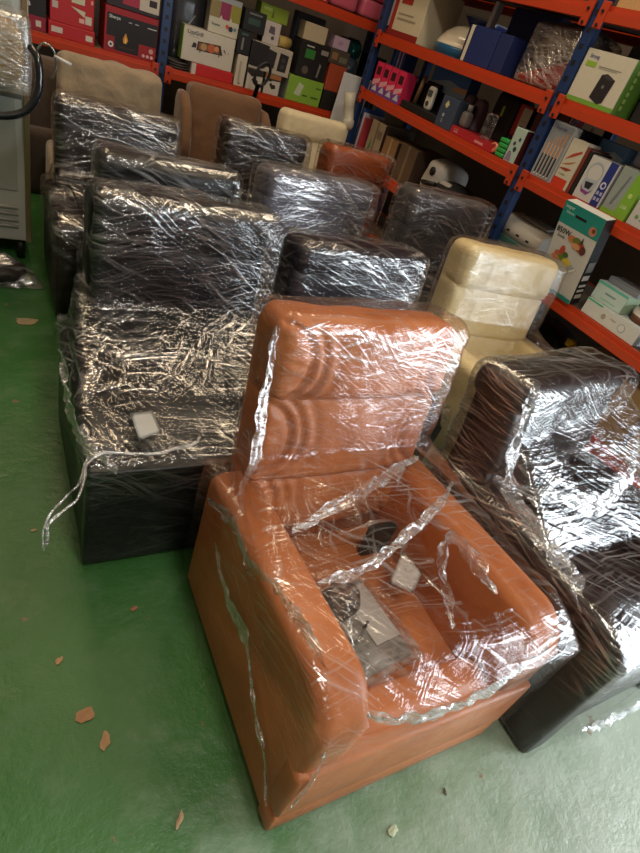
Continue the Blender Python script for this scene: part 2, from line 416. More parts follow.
def recliner(name, label, cat, loc, rz, m, W=.76, D=.80, ah=.58, ab=.52, at=.13, bw=.58, bd=.17, by=.68, H=1.02, lean=.12, base=None,
             cush=((.33, .54), (.53, .81), (.80, 1.0)), seat=.40, seat_y=(.1, .66), groove=((.12, .012, .012), (.15, .01, .009)), puff=.02,
             film_m=None, web=None, fset=None, seed=0, voxel=.02, amp=1.0, cut=None, group=None, panel=.30, hi=False, wings=False, roll=False, foff=.012, body_z=None, skirt=.03, bo=0, flush=False, plinth=0, wr=.005, byaw=0, ff=.052):
    t = thing(name, label, cat, loc, rz, group)
    hw = W/2
    for s in (-1, 1):
        b = MB(); b.prism(arm_prof(D, ah, ab, .11), s*(hw-at) if s > 0 else -hw, hw if s > 0 else -hw+at, m, bev=.035)
        b.build('armrest', t)
    # front panel and lower base
    b = MB()
    if flush: b.box(-hw-.003, -.014, plinth+.006 if plinth else .012, hw+.003, .05, panel, m, bev=.012, seg=3, smooth=True)
    else: b.box(-hw+at-.005, .02, .02, hw-at+.005, .10, panel*.62, m, bev=.012, smooth=True)
    b.build('front_panel', t)
    if plinth:
        b = MB(); b.box(-hw-.002, -.010, .008, hw+.002, .05, plinth, m, bev=.008, smooth=True); b.build('plinth', t)
    b = MB()
    def fpf(x, y, z, p): p.z += .0; p.y -= .012*(1-z*z); return p
    b.pillow((0, .06+.02*flush, panel*.82+.02*flush), (W-2*at+.01, .10, panel*.42), m, k=4, n=(20, 6, 8), fn=fpf); b.build('footrest', t)
    b = MB(); b.box(-hw+at-.01, .1, .05, hw-at+.01, D-.03, .22, m, bev=.01); b.build('base', t)
    if seat:
        b = MB(); cy = (seat_y[0]+seat_y[1])/2
        def sf(x, y, z, p):
            if z > 0: p.z += .03*(1-x*x)*(1-y*y) + .006*noise.noise(p*14)
            return p
        b.pillow((0, cy, seat-.08), (W-2*at-.004, seat_y[1]-seat_y[0], .17), m, k=5, n=(18, 18, 6), fn=sf); b.build('seat_cushion', t)
    # back: shell + cushions, leaning backwards
    sh = Matrix.Translation((bo, by, .3)) @ Matrix.Rotation(byaw, 4, 'Z') @ Matrix.Rotation(-math.atan(lean), 4, 'X') @ Matrix.Translation((0, -by, -.3))
    b = MB(); b.box(-bw/2+.004, by+bd-.09, .22, bw/2-.004, by+bd-.003, H-.03, m, bev=.028, seg=3, M=sh, smooth=True); b.build('back_panel', t)
    for k, (z0, z1) in enumerate(cush):
        b = MB(); top = k == len(cush)-1; z1 = H-.006 if top else z1
        if roll and top:
            cushion(b, (0, by+bd/2, (z0+z1)/2), bw+.02, bd+.05, z1-z0+.02, m, .0, None, .004, seed+k, n=(34, 12, 12), M=sh, rad=.065)
        else:
            cushion(b, (0, by+bd/2-.01*k, (z0+z1)/2), bw, bd+(.03 if top else 0), z1-z0+.02, m, puff*.6, groove, wr, seed+k, rad=.034 if not top else .05,
                    n=(66, 12, 34) if hi else (36, 10, 16), M=sh)
        b.build('headrest_cushion' if top else 'back_cushion', t)
    if wings:
        for s in (-1, 1):
            b = MB(); b.prism([(by-.16, .5), (by+bd, .4), (by+bd, H-.12), (by+bd-.04, H-.06), (by+.02, H-.07), (by-.09, H-.16), (by-.13, .62)], s*(bw/2) if s > 0 else -bw/2-.07, bw/2+.07 if s > 0 else -bw/2, m, bev=.03)
            bmesh.ops.transform(b.bm, matrix=sh, verts=b.bm.verts); b.build('wing', t)
    if film_m:
        f = foff; ysh = lambda z: (z-.3)*lean
        zt = H+.005; wb = bw/2+f
        f = foff+.004; zt = H+.012; q = wb-.006
        back = [(x, y, z) for x in (-q, q) for y, z in ((by+bd+.008, .45), (by+bd+.008, zt-.03), (by-.02-f, .42), (by-ff-f, zt-.18), (by-ff-f, zt-.02))] + [(x*.96, y, z) for x in (-q, q) for y, z in ((by-.035, zt+.008), (by+bd-.02, zt+.006))]
        back = [tuple(sh @ Vector(p)) for p in back]
        bz = body_z or 0
        body = bx(-hw-.012, -.012-.016*flush, bz+.01, hw+.012, D+.012, ab+.012) + [(s*(hw+.005), y, z) for s in (-1, 1) for y, z in ((.02, ah-.06), (.06, ah), (.12, ah+.014))]
        back = [(x+bo, y, z) for x, y, z in back]
        sets = [back, body]
        if web: sets.append([(s*(wb-.005), by+bd*.5+ysh(web[0]), web[0]) for s in (-1, 1)] + [(s*(wb-.01), by-f+ysh(web[0]), web[0]-.04) for s in (-1, 1)] + [(s*(hw-.005), web[1], ah+.0) for s in (-1, 1)] + [(s*(hw-.01), D, ab-.1) for s in (-1, 1)] + [(s*(hw-.03), web[1]+.05, .4) for s in (-1, 1)])
        if fset: sets += fset
        wrap(t, sets, film_m, voxel, 2, amp, seed, cut, skirt)
    return t
def hole(c, n): return n.z > .35 and c.z > .4 and .06+.05*noise.noise(c*9) < c.x < .24 and .10 < c.y < .36+.06*noise.noise(c*7)
c1 = recliner('recliner', 'tan orange leather recliner in clear film with an empty seat well, nearest the camera', 'recliner', (.885, .31, 0), 0, ORANGE, W=.745, bd=.15, seat=None, H=1.025, D=.78, bw=.59, by=.645, flush=True, plinth=.10, ff=.044, foff=.003, groove=((.115, .012, .016), (.15, .010, .012), (.19, .014, .006)),
    film_m=F_CLEAR, web=(.66, .34), seed=1, voxel=.012, hi=True, cut=hole, amp=1.1, panel=.32, lean=.16)
b = MB(); b.box(-.26, .12, .222, .26, .62, .25, ORANGE, bev=.01, smooth=True); b.build('seat_base', c1)
ruffle(c1, [(-.385, .72, .44), (-.375, .55, .52), (-.372, .42, .50), (-.36, .3, .55), (-.345, .16, .59), (-.33, .04, .50), (-.34, -.015, .36), (-.36, -.02, .20)], .05, .012, seed=1, dirv=(0, .3, .95))
ruffle(c1, [(-.385, .6, .38), (-.388, .45, .33), (-.388, .32, .36), (-.388, .22, .28), (-.388, .10, .22), (-.388, .02, .12)], .05, .008, seed=6, dirv=(0, .6, .8))
ruffle(c1, [(-.28, .02, .50), (-.1, -.02, .46), (.1, -.02, .47), (.26, .0, .52), (.36, .04, .56)], .07, .014, seed=2)
ruffle(c1, [(.04, .12, .54), (.10, .26, .56), (.16, .34, .58), (.2, .3, .59), (.22, .16, .56)], .06, .018, seed=3)
ruffle(c1, [(-.26, .30, .57), (-.1, .32, .56), (.08, .40, .55), (.26, .48, .56), (.37, .56, .56)], .04, .012, seed=4, dirv=(.3, .9, .2))
ruffle(c1, [(-.26, .46, .57), (-.05, .54, .57), (.15, .62, .56), (.33, .70, .55)], .05, .010, seed=5, dirv=(.3, .9, .2))
ruffle(c1, [(-.305, .74, 1.0), (-.32, .68, .85), (-.32, .64, .65), (-.34, .64, .5)], .03, .008, seed=7, dirv=(1, .2, 0))
recliner('recliner', 'dark brown wing recliner under shiny film right of the orange recliner', 'recliner', (1.745, .21, 0), R(1), DKBROWN, W=.8, D=.84, H=.92, bw=.66, bo=-.02, byaw=R(7), by=.66, at=.14,
    cush=((.36, .60), (.58, .82), (.80, .95)), roll=True, groove=None, film_m=F_MED, web=(.86, .30), seed=2, voxel=.014, amp=1.3, panel=.34, wings=False, lean=.14)
recliner('recliner', 'black leather recliner at the left front with a white paper tag on its seat', 'recliner', (.58, 1.20, 0), 0, BLACK, W=.75, D=.8, H=.965, bo=.02, flush=True, bw=.64, by=.64, ah=.47, ab=.45,
    groove=None, film_m=F_HEAVY, web=(.66, .22), seed=3, voxel=.014, amp=1.3, panel=.42, seat=.42)
recliner('recliner', 'dark violet leather recliner directly behind the orange recliner', 'recliner', (1.315, 1.31, 0), 0, VIOLET, W=.62, D=.7, H=.92, bw=.61, by=.46, ah=.5, ab=.46,
    groove=None, film_m=F_FAR, web=(.7, .2), seed=4, amp=1.2)
recliner('recliner', 'cream leather recliner in clear film beside the right-hand shelves', 'recliner', (2.21, 1.29, 0), R(-8), CREAM, W=.74, D=.78, H=.955, bw=.60, by=.60, ah=.56, ab=.5,
    film_m=F_CLEAR, web=(.6, .35), seed=5, amp=1.1, cush=((.33, .50), (.50, .76), (.75, .96)))
recliner('recliner', 'black recliner in a bluish clear bag right behind the left front black one', 'recliner', (.70, 2.08, 0), 0, BLACK, W=.68, D=.6, H=.925, bw=.60, by=.38, ah=.5, ab=.46,
    groove=None, film_m=F_BAG, web=(.6, .3), seed=6, amp=.8)
recliner('recliner', 'dark recliner with torn silvery film on its arm, beside the steel cabinet', 'recliner', (.63, 2.76, 0), 0, DKBROWN, W=.72, D=.74, H=.915, bw=.62, by=.56, ah=.52, ab=.48,
    groove=None, film_m=F_FAR, web=(.6, .3), seed=7, amp=1.2)
recliner('recliner', 'dark grey fabric recliner in cloudy film, left in front of the rust leather one', 'recliner', (1.60, 2.15, 0), R(4), GREY_F, W=.74, D=.68, H=.94, bw=.68, by=.52, ah=.5, ab=.46,
    groove=None, film_m=F_FAR, web=(.6, .3), seed=8, amp=1.2)
recliner('recliner', 'dark brown recliner in wrinkled film in front of the brown fabric armchair', 'recliner', (1.53, 2.94, 0), R(-2), DKBROWN, W=.60, D=.74, H=.95, bw=.56, by=.56, ah=.5, ab=.46, at=.1,
    groove=None, film_m=F_FAR, web=(.6, .3), seed=9, amp=1.2)
recliner('recliner', 'rust orange leather recliner half wrapped in film, behind the grey recliner', 'recliner', (2.17, 3.0, 0), 0, leather('a5532a', .4), W=.52, D=.6, H=.98, bw=.48, by=.36, ah=.5, ab=.46, at=.08,
    groove=None, film_m=F_FAR, web=(.6, .3), seed=10, amp=1.2)
recliner('recliner', 'charcoal recliner in tight film next to the blue shelf post', 'recliner', (2.34, 2.14, 0), R(-3), DKGREY_F, W=.64, D=.66, H=1.0, bw=.60, by=.42, ah=.5, ab=.46, at=.1,
    groove=None, film_m=F_FAR, web=(.6, .3), seed=11, amp=1.2)
recliner('recliner', 'cream fabric recliner at the far end below the green box', 'recliner', (2.28, 3.78, 0), R(0), CREAM_F, W=.64, D=.72, H=.98, bw=.56, by=.52, ah=.5, ab=.46,
    groove=None, seed=12)
recliner('armchair', 'brown fabric armchair with padded wings, unwrapped, below the back shelf', 'armchair', (1.58, 3.86, 0), 0, BROWN_F, W=.68, D=.76, H=.97, bw=.56, by=.56, ah=.5, ab=.48,
    cush=((.4, .96),), groove=None, seed=13, wings=True, puff=.03)
recliner('armchair', 'beige fabric armchair with a loose creased cover at the far left', 'armchair', (.68, 3.60, 0), R(-3), BEIGE_F, W=.74, D=.72, H=1.0, bw=.62, by=.50, ah=.5, ab=.46,
    cush=((.35, 1.0),), groove=None, seed=14, puff=.03, wr=.022, film_m=None)

c3 = [o for o in bpy.data.objects if o.get('label', '').startswith('black leather recliner at the left front')][0]
strand(c3, [(-.50, -.22, .40), (-.49, -.20, .45), (-.42, -.14, .47), (-.36, -.02, .50), (-.2, -.03, .50), (-.1, -.04, .54), (-.08, -.03, .56)], .006, 3)
strand(c3, [(-.50, -.22, .40), (-.505, -.2, .36), (-.49, -.15, .42), (-.42, -.10, .47), (-.38, -.01, .49)], .004, 4)
ruffle(c3, [(-.40, .5, .50), (-.41, .3, .52), (-.40, .12, .50), (-.36, .0, .49), (-.3, -.02, .44)], .07, .02, seed=8)
c2 = [o for o in bpy.data.objects if o.get('label', '').startswith('dark brown wing recliner')][0]
ruffle(c2, [(-.2, -.03, .10), (0, -.04, .07), (.2, -.04, .09), (.4, -.03, .12)], .10, .02, seed=9)
ruffle(c2, [(-.36, .62, .60), (-.2, .5, .62), (0, .45, .60), (.2, .5, .64), (.36, .62, .70)], .06, .02, seed=10, dirv=(0, .7, .7))
ruffle(c2, [(-.37, .02, .5), (-.375, .3, .60), (-.36, .55, .62), (-.33, .66, .8), (-.31, .7, .92)], .06, .016, seed=11, dirv=(1, 0, .2))
# ------------------------------------------------------------------ racking
ORM = plain('b83c18', .45, var=.08, scale=8); BLM = plain('1c3563', .4, var=.1, scale=8); SHELFM = plain('6a5a4a', .8, var=.2, scale=12); DKM = plain('131316', .5)
def rack(name, label, bays, levels, depth, posts, zt, loc, rz, braces=True):
    """local: beams run along +x, front at y=0, depth towards +y"""
    t = thing(name, label, 'shelving', loc, rz, None)
    for p in posts:
        for y in (0, depth-.05):
            b = MB(); b.box(p-.035, y, 0, p+.035, y+.05, zt, BLM, bev=.006)
            for k in range(int(zt/.075)): b.box(p-.012, y-.0015, .05+k*.075, p+.012, y, .075+k*.075, DKM)
            b.build('post', t)
        if p != posts[0]: continue
        b = MB()
        for k in range(int(zt/.5)): b.cyl((p, .03, .15+k*.5), (p, depth-.03, .45+k*.5), .009, BLM, seg=8)
        b.build('brace', t)
    for (x0, x1) in bays:
        for z in levels:
            for y in (-.012, depth-.03):
                b = MB(); b.prism([(y, z-.07), (y+.04, z-.07), (y+.04, z), (y+.018, z), (y+.018, z-.026), (y, z-.026)], x0+.035, x1-.035, ORM)
                for f in b.bm.faces: f.smooth = False
                if y < 0:
                    for s in (x0+.05, x1-.05):
                        b.box(s-.026, y-.006, z-.105, s+.026, y+.006, z+.012, ORM, bev=.003)
                        for dz in (-.09, -.03): b.cyl((s, y-.012, z+dz), (s, y-.004, z+dz), .008, DKM, seg=8)
                b.build('beam', t)
            b = MB(); b.box(x0+.02, .03, z-.02, x1-.02, depth-.03, z-.001, SHELFM); b.build('shelf_board', t)
    return t
# right row: local x=0 at world y=4.68, running towards the camera
rack('pallet_rack', 'orange and blue steel shelving along the right side full of boxes', [(0, 2.07), (2.07, 4.2)], [.27, .76, 1.23, 1.63, 2.05], .6, [0, 2.07, 4.2], 2.5, (2.75, 4.68, 0), R(-90))
rack('pallet_rack', 'orange and blue steel shelving across the back with red boxes at its left', [(-.86, 1.20), (1.20, 3.20)], [.3, .95, 1.68], .6, [-.86, 1.20, 3.22], 2.4, (0, 5.0, 0), 0)

# ------------------------------------------------------------------ boxed goods
def carton(name, label, cat, side, along, z, w, h, d, f='d9d4c8', cols=None, dec=(), setb=.02, yaw=0, group=None, rough=.55, lean=0, pos=None, handle=None):
    """front faces local -y; cols: L,R,T colours; dec: marks printed on the front (u right, v up, in metres fractions)"""
    cols = cols or {}
    if pos: loc, rz = pos, yaw
    elif side == 'R': loc, rz = (2.75+setb, along, z), R(-90)+yaw
    else: loc, rz = (along, 5.0+setb, z), yaw
    b = MB(); fm = plain(f, rough)
    b.box(-w/2, 0, 0, w/2, d, h, fm, bev=min(.003, w*.05), seg=1)
    e = .0008
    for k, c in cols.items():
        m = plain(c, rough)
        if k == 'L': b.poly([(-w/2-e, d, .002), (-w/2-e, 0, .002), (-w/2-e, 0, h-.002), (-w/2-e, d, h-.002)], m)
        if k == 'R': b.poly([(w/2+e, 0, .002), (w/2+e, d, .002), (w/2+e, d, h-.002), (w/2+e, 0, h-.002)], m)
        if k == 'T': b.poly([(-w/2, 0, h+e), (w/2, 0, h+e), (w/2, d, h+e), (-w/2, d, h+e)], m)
    for i, q in enumerate(dec):
        k = q[0]; y = -e*(1+.25*i); face = 'F'
        X = lambda u: -w/2+u*w
        Z = lambda v: v*h
        P = lambda u, v: (X(u), y, Z(v))
        if k.startswith('s'):   # marks on the right side face
            k = k[1:]; P = lambda u, v: (w/2+e*(2+.25*i), u*d, v*h); face = 'R'
        if k.startswith('l'):
            k = k[1:]; P = lambda u, v: (-w/2-e*(2+.25*i), d-u*d, v*h); face = 'L'
        if k == 'r': _, u0, v0, u1, v1, c = q; b.poly([P(u0, v0), P(u1, v0), P(u1, v1), P(u0, v1)], plain(c, rough))
        elif k == 'p': b.poly([P(*a) for a in q[1]], plain(q[2], rough))
        elif k == 'd':
            _, u, v, r, c = q[:5]; ry = q[5] if len(q) > 5 else r
            o = Vector(P(u, v)); ax = Vector((1, 0, 0)) if face == 'F' else Vector((0, 1, 0))
            b.poly([o+ax*r*math.cos(a*PI/9)+Vector((0, 0, ry*math.sin(a*PI/9))) for a in range(18)], plain(c, rough))
        elif k == 't':
            _, u, v, s, txt, c = q[:6]; o = Vector(P(u, v))
            if face == 'F': M = Matrix.Translation(o+Vector((0, -.0004, 0))) @ Matrix.Rotation(PI/2, 4, 'X')
            else: M = Matrix.Translation(o+Vector((.0004, 0, 0))) @ Matrix.Rotation(PI/2, 4, 'Z') @ Matrix.Rotation(PI/2, 4, 'X')
            b.text(txt, s, plain(c, rough), M, bold=True)
    if handle: pass
    o = b.build(name, None, loc, rz)
    if lean: o.rotation_euler = Euler((0, 0, rz)); o.rotation_euler.rotate_axis('Y', lean)
    return tag(o, label, cat, group)

# --- right row, shelf at 1.63 ---------------------------------------------------
Z1 = 1.631
carton('appliance_box', 'cream box with red side next to the white dome appliance', 'box', 'R', 4.40, Z1, .44, .34, .3, 'cfc6ac', {'L': 'a52a20'}, [('r', 0, 0, .12, 1, 'a52a20'), ('r', .2, .62, .55, .8, 'a8332a'), ('r', .2, .32, .8, .36, '9a8f7c'), ('r', .2, .42, .7, .45, '9a8f7c'), ('p', [(.0, 0), (1, 0), (1, .12), (0, .12)], '8a241c')], setb=.05)
t = thing('steam_appliance', 'white dome shaped appliance with a blue base on the shelf', 'appliance', (2.98, 3.90, Z1), R(-90))
b = MB(); b.lathe([(.165, 0), (.185, .01), (.19, .05), (.186, .06), (.0005, .06)], plain('1f5c86', .35, coat=.3), 28); bmesh.ops.scale(b.bm, vec=(1.15, .8, 1), verts=b.bm.verts); b.build('base', t)
b = MB(); b.lathe([(.186, .061), (.18, .09), (.155, .135), (.11, .175), (.05, .195), (.0005, .2)], plain('d8cdb8', .25, coat=.4), 28)
for v in b.bm.verts:
    v.co.x += (v.co.z-.06)*.35
bmesh.ops.scale(b.bm, vec=(1.15, .8, 1), verts=b.bm.verts); b.build('lid', t)
t = thing('gift_bowl', 'blue and white bowl in clear wrap behind the dome appliance', 'bowl', (3.27, 4.06, Z1+.001), 0)
b = MB(); b.box(-.12, -.2, 0, .12, .2, .18, plain('8a2a22', .6), bev=.004); b.build('box', t)
b = MB(); b.lathe([(.06, .181), (.10, .20), (.17, .27), (.165, .275), (.09, .21), (.0005, .2)], plain('3c4f9c', .25, coat=.5, var=.4, scale=14), 24); b.build('bowl', t)
b = MB(); b.lathe([(.1705, .268), (.174, .277), (.164, .279)], plain('dcdce4', .3), 24); b.build('rim', t)
tag((lambda b: (b.box(-.02, 0, 0, .02, .05, .36, plain('c9c4cc', .5), bev=.004), b.build('narrow_carton', None, (2.95, 3.665, Z1+.006), R(-90)))[1])(MB()), 'pale narrow carton standing upright left of the navy boxes', 'box').rotation_euler.rotate_axis('Y', R(4))
carton('book_box', 'navy box with a white spine at the front of the shelf', 'box', 'R', 3.565, Z1, .05, .2, .22, 'cfc8b8', {'R': '1a2550'}, [('r', 0, 0, .35, 1, '1b2347')])
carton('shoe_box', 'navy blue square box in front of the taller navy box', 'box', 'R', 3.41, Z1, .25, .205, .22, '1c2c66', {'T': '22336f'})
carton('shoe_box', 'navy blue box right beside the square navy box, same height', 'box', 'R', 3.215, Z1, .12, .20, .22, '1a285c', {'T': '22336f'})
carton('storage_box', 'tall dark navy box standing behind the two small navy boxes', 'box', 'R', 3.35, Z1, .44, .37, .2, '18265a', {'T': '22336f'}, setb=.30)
t = thing('goods_bag', 'clear bag of dark goods with a red bottom on the shelf', 'bag', (2.98, 2.87, Z1+.001), R(-90))
b = MB(); b.pillow((0, .02, .168), (.38, .3, .33), plain('6b5c46', .6, var=.8, scale=9), k=4, fn=lambda x, y, z, p: p+Vector((1, 1, 1))*.02*noise.noise(p*12)); b.build('contents', t, flat=True)
b = MB(); b.prism([(-.16, .003), (.15, .003), (.15, .10), (-.16, .10)], -.19, .19, plain('b23428', .45), bev=.02)
for v in b.bm.verts:
    if v.co.z > .05: v.co.z += v.co.x*.35
b.build('red_base', t)
wrap(t, [bx(-.195, -.17, .0, .195, .17, .3)+[(0, 0, .35), (-.12, 0, .345), (.1, .05, .345)]], F_TIGHT, .016, 3, 1.0, 21, skirt=-1)
carton('router_box', 'white and green box with a black speaker-like device pictured on it', 'box', 'R', 2.405, Z1, .33, .24, .15, 'cdc8b6', {'R': '5d8a35', 'T': 'b9b6a2'},
       [('r', 0, 0, 1, .09, '6fa53c'), ('r', .08, .68, .3, .78, '8db33a'), ('t', .2, .87, .024, 'Strong', '55609a'), ('r', .36, .72, .82, .735, '8f8b84'), ('r', .36, .69, .75, .7, '8f8b84'), ('p', [(.46, .16), (.66, .08), (.75, .13), (.79, .56), (.6, .64), (.5, .6)], '231d22'), ('d', .62, .4, .008, '6a6a70'), ('p', [(.5, .6), (.6, .64), (.79, .56), (.68, .53)], '3a3438')] + [('sd', .3+.0*k, .15+.13*k, .012, '9cbf6a') for k in range(6)], setb=.02)
carton('speaker_box', 'black carton standing right of the white and green router box', 'box', 'R', 2.10, Z1, .16, .2, .25, '16161a', {}, [], setb=.1)
carton('mesh_box', 'dull green and grey box behind the black carton', 'box', 'R', 2.12, Z1, .22, .27, .12, '2f3f24', {'T': '6a6458'}, [('r', 0, .0, 1, .25, '47424a')], setb=.40)
carton('parts_box', 'dark brown box behind the router box', 'box', 'R', 2.43, Z1, .24, .32, .14, '241c1a', {}, [], setb=.30)
# --- right row, top shelf 2.05 -------------------------------------------------------
Z5 = 2.051
carton('flat_box', 'peach coloured box on the topmost shelf', 'box', 'R', 2.44, Z5, .22, .2, .3, 'c09a68', {'R': 'a8845a'}, [], setb=.04)
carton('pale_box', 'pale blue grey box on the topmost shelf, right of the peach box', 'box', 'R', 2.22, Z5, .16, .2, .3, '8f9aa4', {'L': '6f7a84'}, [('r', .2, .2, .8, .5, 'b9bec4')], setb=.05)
# --- right row, shelf at 1.23 -----------------------------------------------------------
Z2 = 1.231
pinkdec = [('r', 0, 0, 1, .28, '6a4aa0'), ('p', [(0, .22), (1, .38), (1, .52), (0, .40)], 'e0a0b0'), ('r', .2, .60, .8, .86, '3a1018'), ('p', [(.1, .08), (.9, .08), (.6, .3)], 'c8c4d0')]
for k in range(4):
    carton('doll_box', ['bright pink and purple window box nearest the blue shelf post, first of four', 'second pink and purple window box from the blue end post', 'third pink and purple window box from the blue end post', 'last pink and purple window box, next to the black tray'][k], 'box', 'R', 4.51-.115*k, Z2, .105, .215, .1, 'd82a58', {'R': 'c02450', 'T': 'd8406a'}, pinkdec, group='pink boxes by the end post')
carton('striped_box', 'tall box with blue and white stripes at the shelf end', 'box', 'R', 4.48, Z2, .12, .37, .12, '3e5aa8', {}, [('r', .2, 0, .35, 1, 'd8dce8'), ('r', .6, 0, .75, 1, 'd8dce8')], setb=.16)
carton('white_card_box', 'small white box on top of brown goods above the pink boxes', 'box', 'R', 4.12, Z2, .12, .34, .12, 'd0d4da', {}, [('r', 0, 0, 1, .55, '6a5648')], setb=.34)
carton('brown_carton', 'brown carton behind the black tray', 'box', 'R', 3.93, Z2, .24, .3, .12, '4a3630', {}, [('r', .1, .6, .9, .9, '5a4238')], setb=.34)
b = MB(); b.pillow((0, 0, .09), (.2, .14, .18), plain('2b2733', .8, var=.4, scale=20), k=3, fn=lambda x, y, z, p: p+Vector((1, 1, 1))*.015*noise.noise(p*20)); tag(b.build('folded_hat', None, (3.06, 4.30, Z2), 0, flat=True), 'dark patterned cloth hat behind the pink boxes', 'hat')
b = MB(); b.box(-.24, 0, 0, .24, .2, .05, DKM, bev=.008); b.box(-.22, .16, .05, -.06, .2, .22, DKM, bev=.006); tag(b.build('black_tray', None, (2.77, 3.84, Z2), R(-90)), 'flat black tray at the shelf edge holding a white remote', 'tray')
b = MB(); b.cyl((0, 0, 0), (.02, 0, .19), .016, plain('7a5a3c', .6)); tag(b.build('rolling_pin', None, (2.86, 4.03, Z2+.052), 0), 'brown wooden stick standing on the black tray', 'stick')
t = thing('remote_pack', 'white handheld remote leaning on the black tray', 'remote', (2.80, 3.80, Z2+.052), R(-90))
b = MB(); b.pillow((0, .02, .075), (.085, .03, .15), plain('c8c6be', .35), k=5); b.build('body', t)
b = MB(); b.box(-.025, .0, .085, .025, .004, .125, plain('4c5350', .3), bev=.002); b.build('screen', t)
b = MB(); b.cyl((0, -.001, .04), (0, .006, .04), .016, plain('333338', .4)); b.build('button', t)
carton('landscape_box', 'box with a blue sky picture at the back of the shelf', 'box', 'R', 3.87, Z2, .46, .36, .1, '2f5a94', {}, [('r', 0, .62, 1, 1, '3f78b8'), ('p', [(0, .5), (1, .5), (1, .66), (.5, .74), (0, .62)], '9fb4c8'), ('r', 0, 0, 1, .5, '141216'), ('p', [(.6, .6), (1, .6), (1, .7), (.75, .68)], 'd8a878')], setb=.235)
carton('grey_blue_box', 'slate blue box with a small yellow sticker', 'box', 'R', 3.50, Z2, .19, .19, .16, '38455c', {'R': '2c3648'}, [('p', [(.25, .72), (.38, .62), (.5, .76), (.36, .88)], 'c9c48a'), ('d', .35, .4, .012, 'a8acb4'), ('t', .36, .22, .03, 'S', 'b4b8c0')])
t = thing('mauve_pouches', 'two mauve pouches behind the slate blue box', 'pouch', (3.0, 3.55, Z2), 0)
for k in range(2): b = MB(); b.pillow((0, -.1+.12*k, .12), (.1, .1, .24), plain('7a6470', .5), k=3); b.build('pouch', t)
b = MB(); b.pillow((0, 0, .05), (.07, .07, .1), plain('6f6a66', .5), k=3.5); b.cyl((0, 0, .1), (0, 0, .14), .018, plain('8a8680', .4)); tag(b.build('grey_jar', None, (2.84, 3.365, Z2+.05), 0), 'small grey jar on the red flat box', 'jar')
carton('red_flat_box', 'long flat red box lying at the shelf edge', 'box', 'R', 3.17, Z2, .46, .048, .2, 'b0202a', {'T': 'a01c26'}, [('t', .14, .5, .035, 'LG', 'd8a0a0'), ('r', .6, .3, .8, .6, 'd88a8a')])
t = thing('sports_bag', 'black upright bag with a lime mark standing behind the red flat box', 'bag', (3.02, 3.22, Z2), R(-90))
b = MB(); b.pillow((0, .05, .17), (.24, .16, .335), plain('101012', .6, var=.3), k=6); b.build('body', t)
b = MB(); b.box(-.01, -.036, .19, .01, -.03, .25, plain('9ab82a', .5), bev=.002); b.build('lime_mark', t)
b = MB(); b.pillow((-.02, .05, .345), (.22, .12, .025), plain('8a8478', .8, var=.3), k=3); b.build('top_label', t)
carton('red_white_box', 'red box with a cream printed panel behind the clear blister', 'box', 'R', 3.02, Z2, .12, .30, .1, 'b02a26', {'R': '2a1416'}, [('r', .35, .45, 1, .95, 'c8c2a8'), ('d', .65, .58, .014, '8a8478'), ('r', .45, .7, .9, .71, '8a8478'), ('r', 0, 0, 1, .4, '17151a')], setb=.235)
b = MB(); b.pillow((0, 0, .075), (.07, .04, .15), F_BAG, k=8); b.build('x')
tag(bpy.data.objects['x'], 'clear plastic blister pack standing on the red flat box', 'blister pack'); o = bpy.data.objects['x']; o.name = 'blister_pack'; o.location = (2.80, 3.08, Z2+.05)
b = MB(); b.lathe([(.03, 0), (.03, .012), (.018, .014), (.018, .012), (.0005, .012)], plain('d07a5a', .4), 16, M=Matrix.Rotation(R(-80), 4, 'Y')); tag(b.build('tape_roll', None, (2.79, 2.945, Z2+.034), 0), 'small orange and white tape roll beside the green packets', 'tape')
for k in range(4):
    b = MB(); b.pillow((0, 0, .0125), (.085, .09, .026), plain('2fa04c', .45), k=6); o = tag(b.build('green_packet', None, (2.82, 2.875, Z2+.0005+.027*k), 0), ['bottom green packet of the small stack', 'second green packet from the bottom of the stack', 'third green packet from the bottom of the stack', 'topmost green packet of the small stack'][k], 'packet', 'green packets in a small stack')
carton('print_box', 'tall box with a mint floral front and maroon side', 'box', 'R', 2.765, Z2, .10, .19, .14, 'a9c0b4', {'R': '5a1f22', 'L': '7a2a2a'}, [('d', .3, .25, .012, '2c3a44'), ('d', .6, .4, .014, '2c3a44'), ('d', .4, .55, .011, '4c3a54'), ('d', .7, .7, .01, '2c4a54'), ('p', [(.1, .05), (.6, .05), (.5, .25), (.2, .3)], '8a7a9c')])
t = thing('maroon_bag', 'glossy maroon paper bag with pale rope handles', 'bag', (3.0, 2.80, Z2), R(-90))
b = MB(); b.box(-.14, 0, 0, .14, .12, .36, plain('5c1f25', .25, coat=.4), bev=.004); b.build('body', t)
for x in (-.02, .06):
    b = MB(); b.tube([(x-.03, -.003, .25), (x-.025, -.006, .33), (x+.0, -.006, .345), (x+.025, -.003, .33)], .004, plain('c8b8b0', .5), 6); b.build('handle', t)
carton('knife_set', 'clear fronted box holding five wooden handled knives', 'knife set', 'R', 2.475, Z2, .17, .295, .05, 'a8acb0', {'R': 'b0b0a8', 'T': '8e9298'},
       [('r', .05, .03, .95, .97, '8a9096')] + [q for k in range(5) for q in (('p', [(.12+.16*k, .42), (.2+.16*k, .42), (.22+.16*k, .62+.05*k), (.17+.16*k, .68+.055*k)], 'c08a5a'), ('p', [(.11+.16*k, .05), (.2+.16*k, .05), (.2+.16*k, .42), (.12+.16*k, .42)], '2f2c30'), ('r', .2+.16*k, .06, .22+.16*k, .62, 'd8d4cc'), ('d', .16+.16*k, .055, .006, 'd0d0d0'))] + [('t', .45, .9, .016, 'Grand Chef', '4a4a80')])
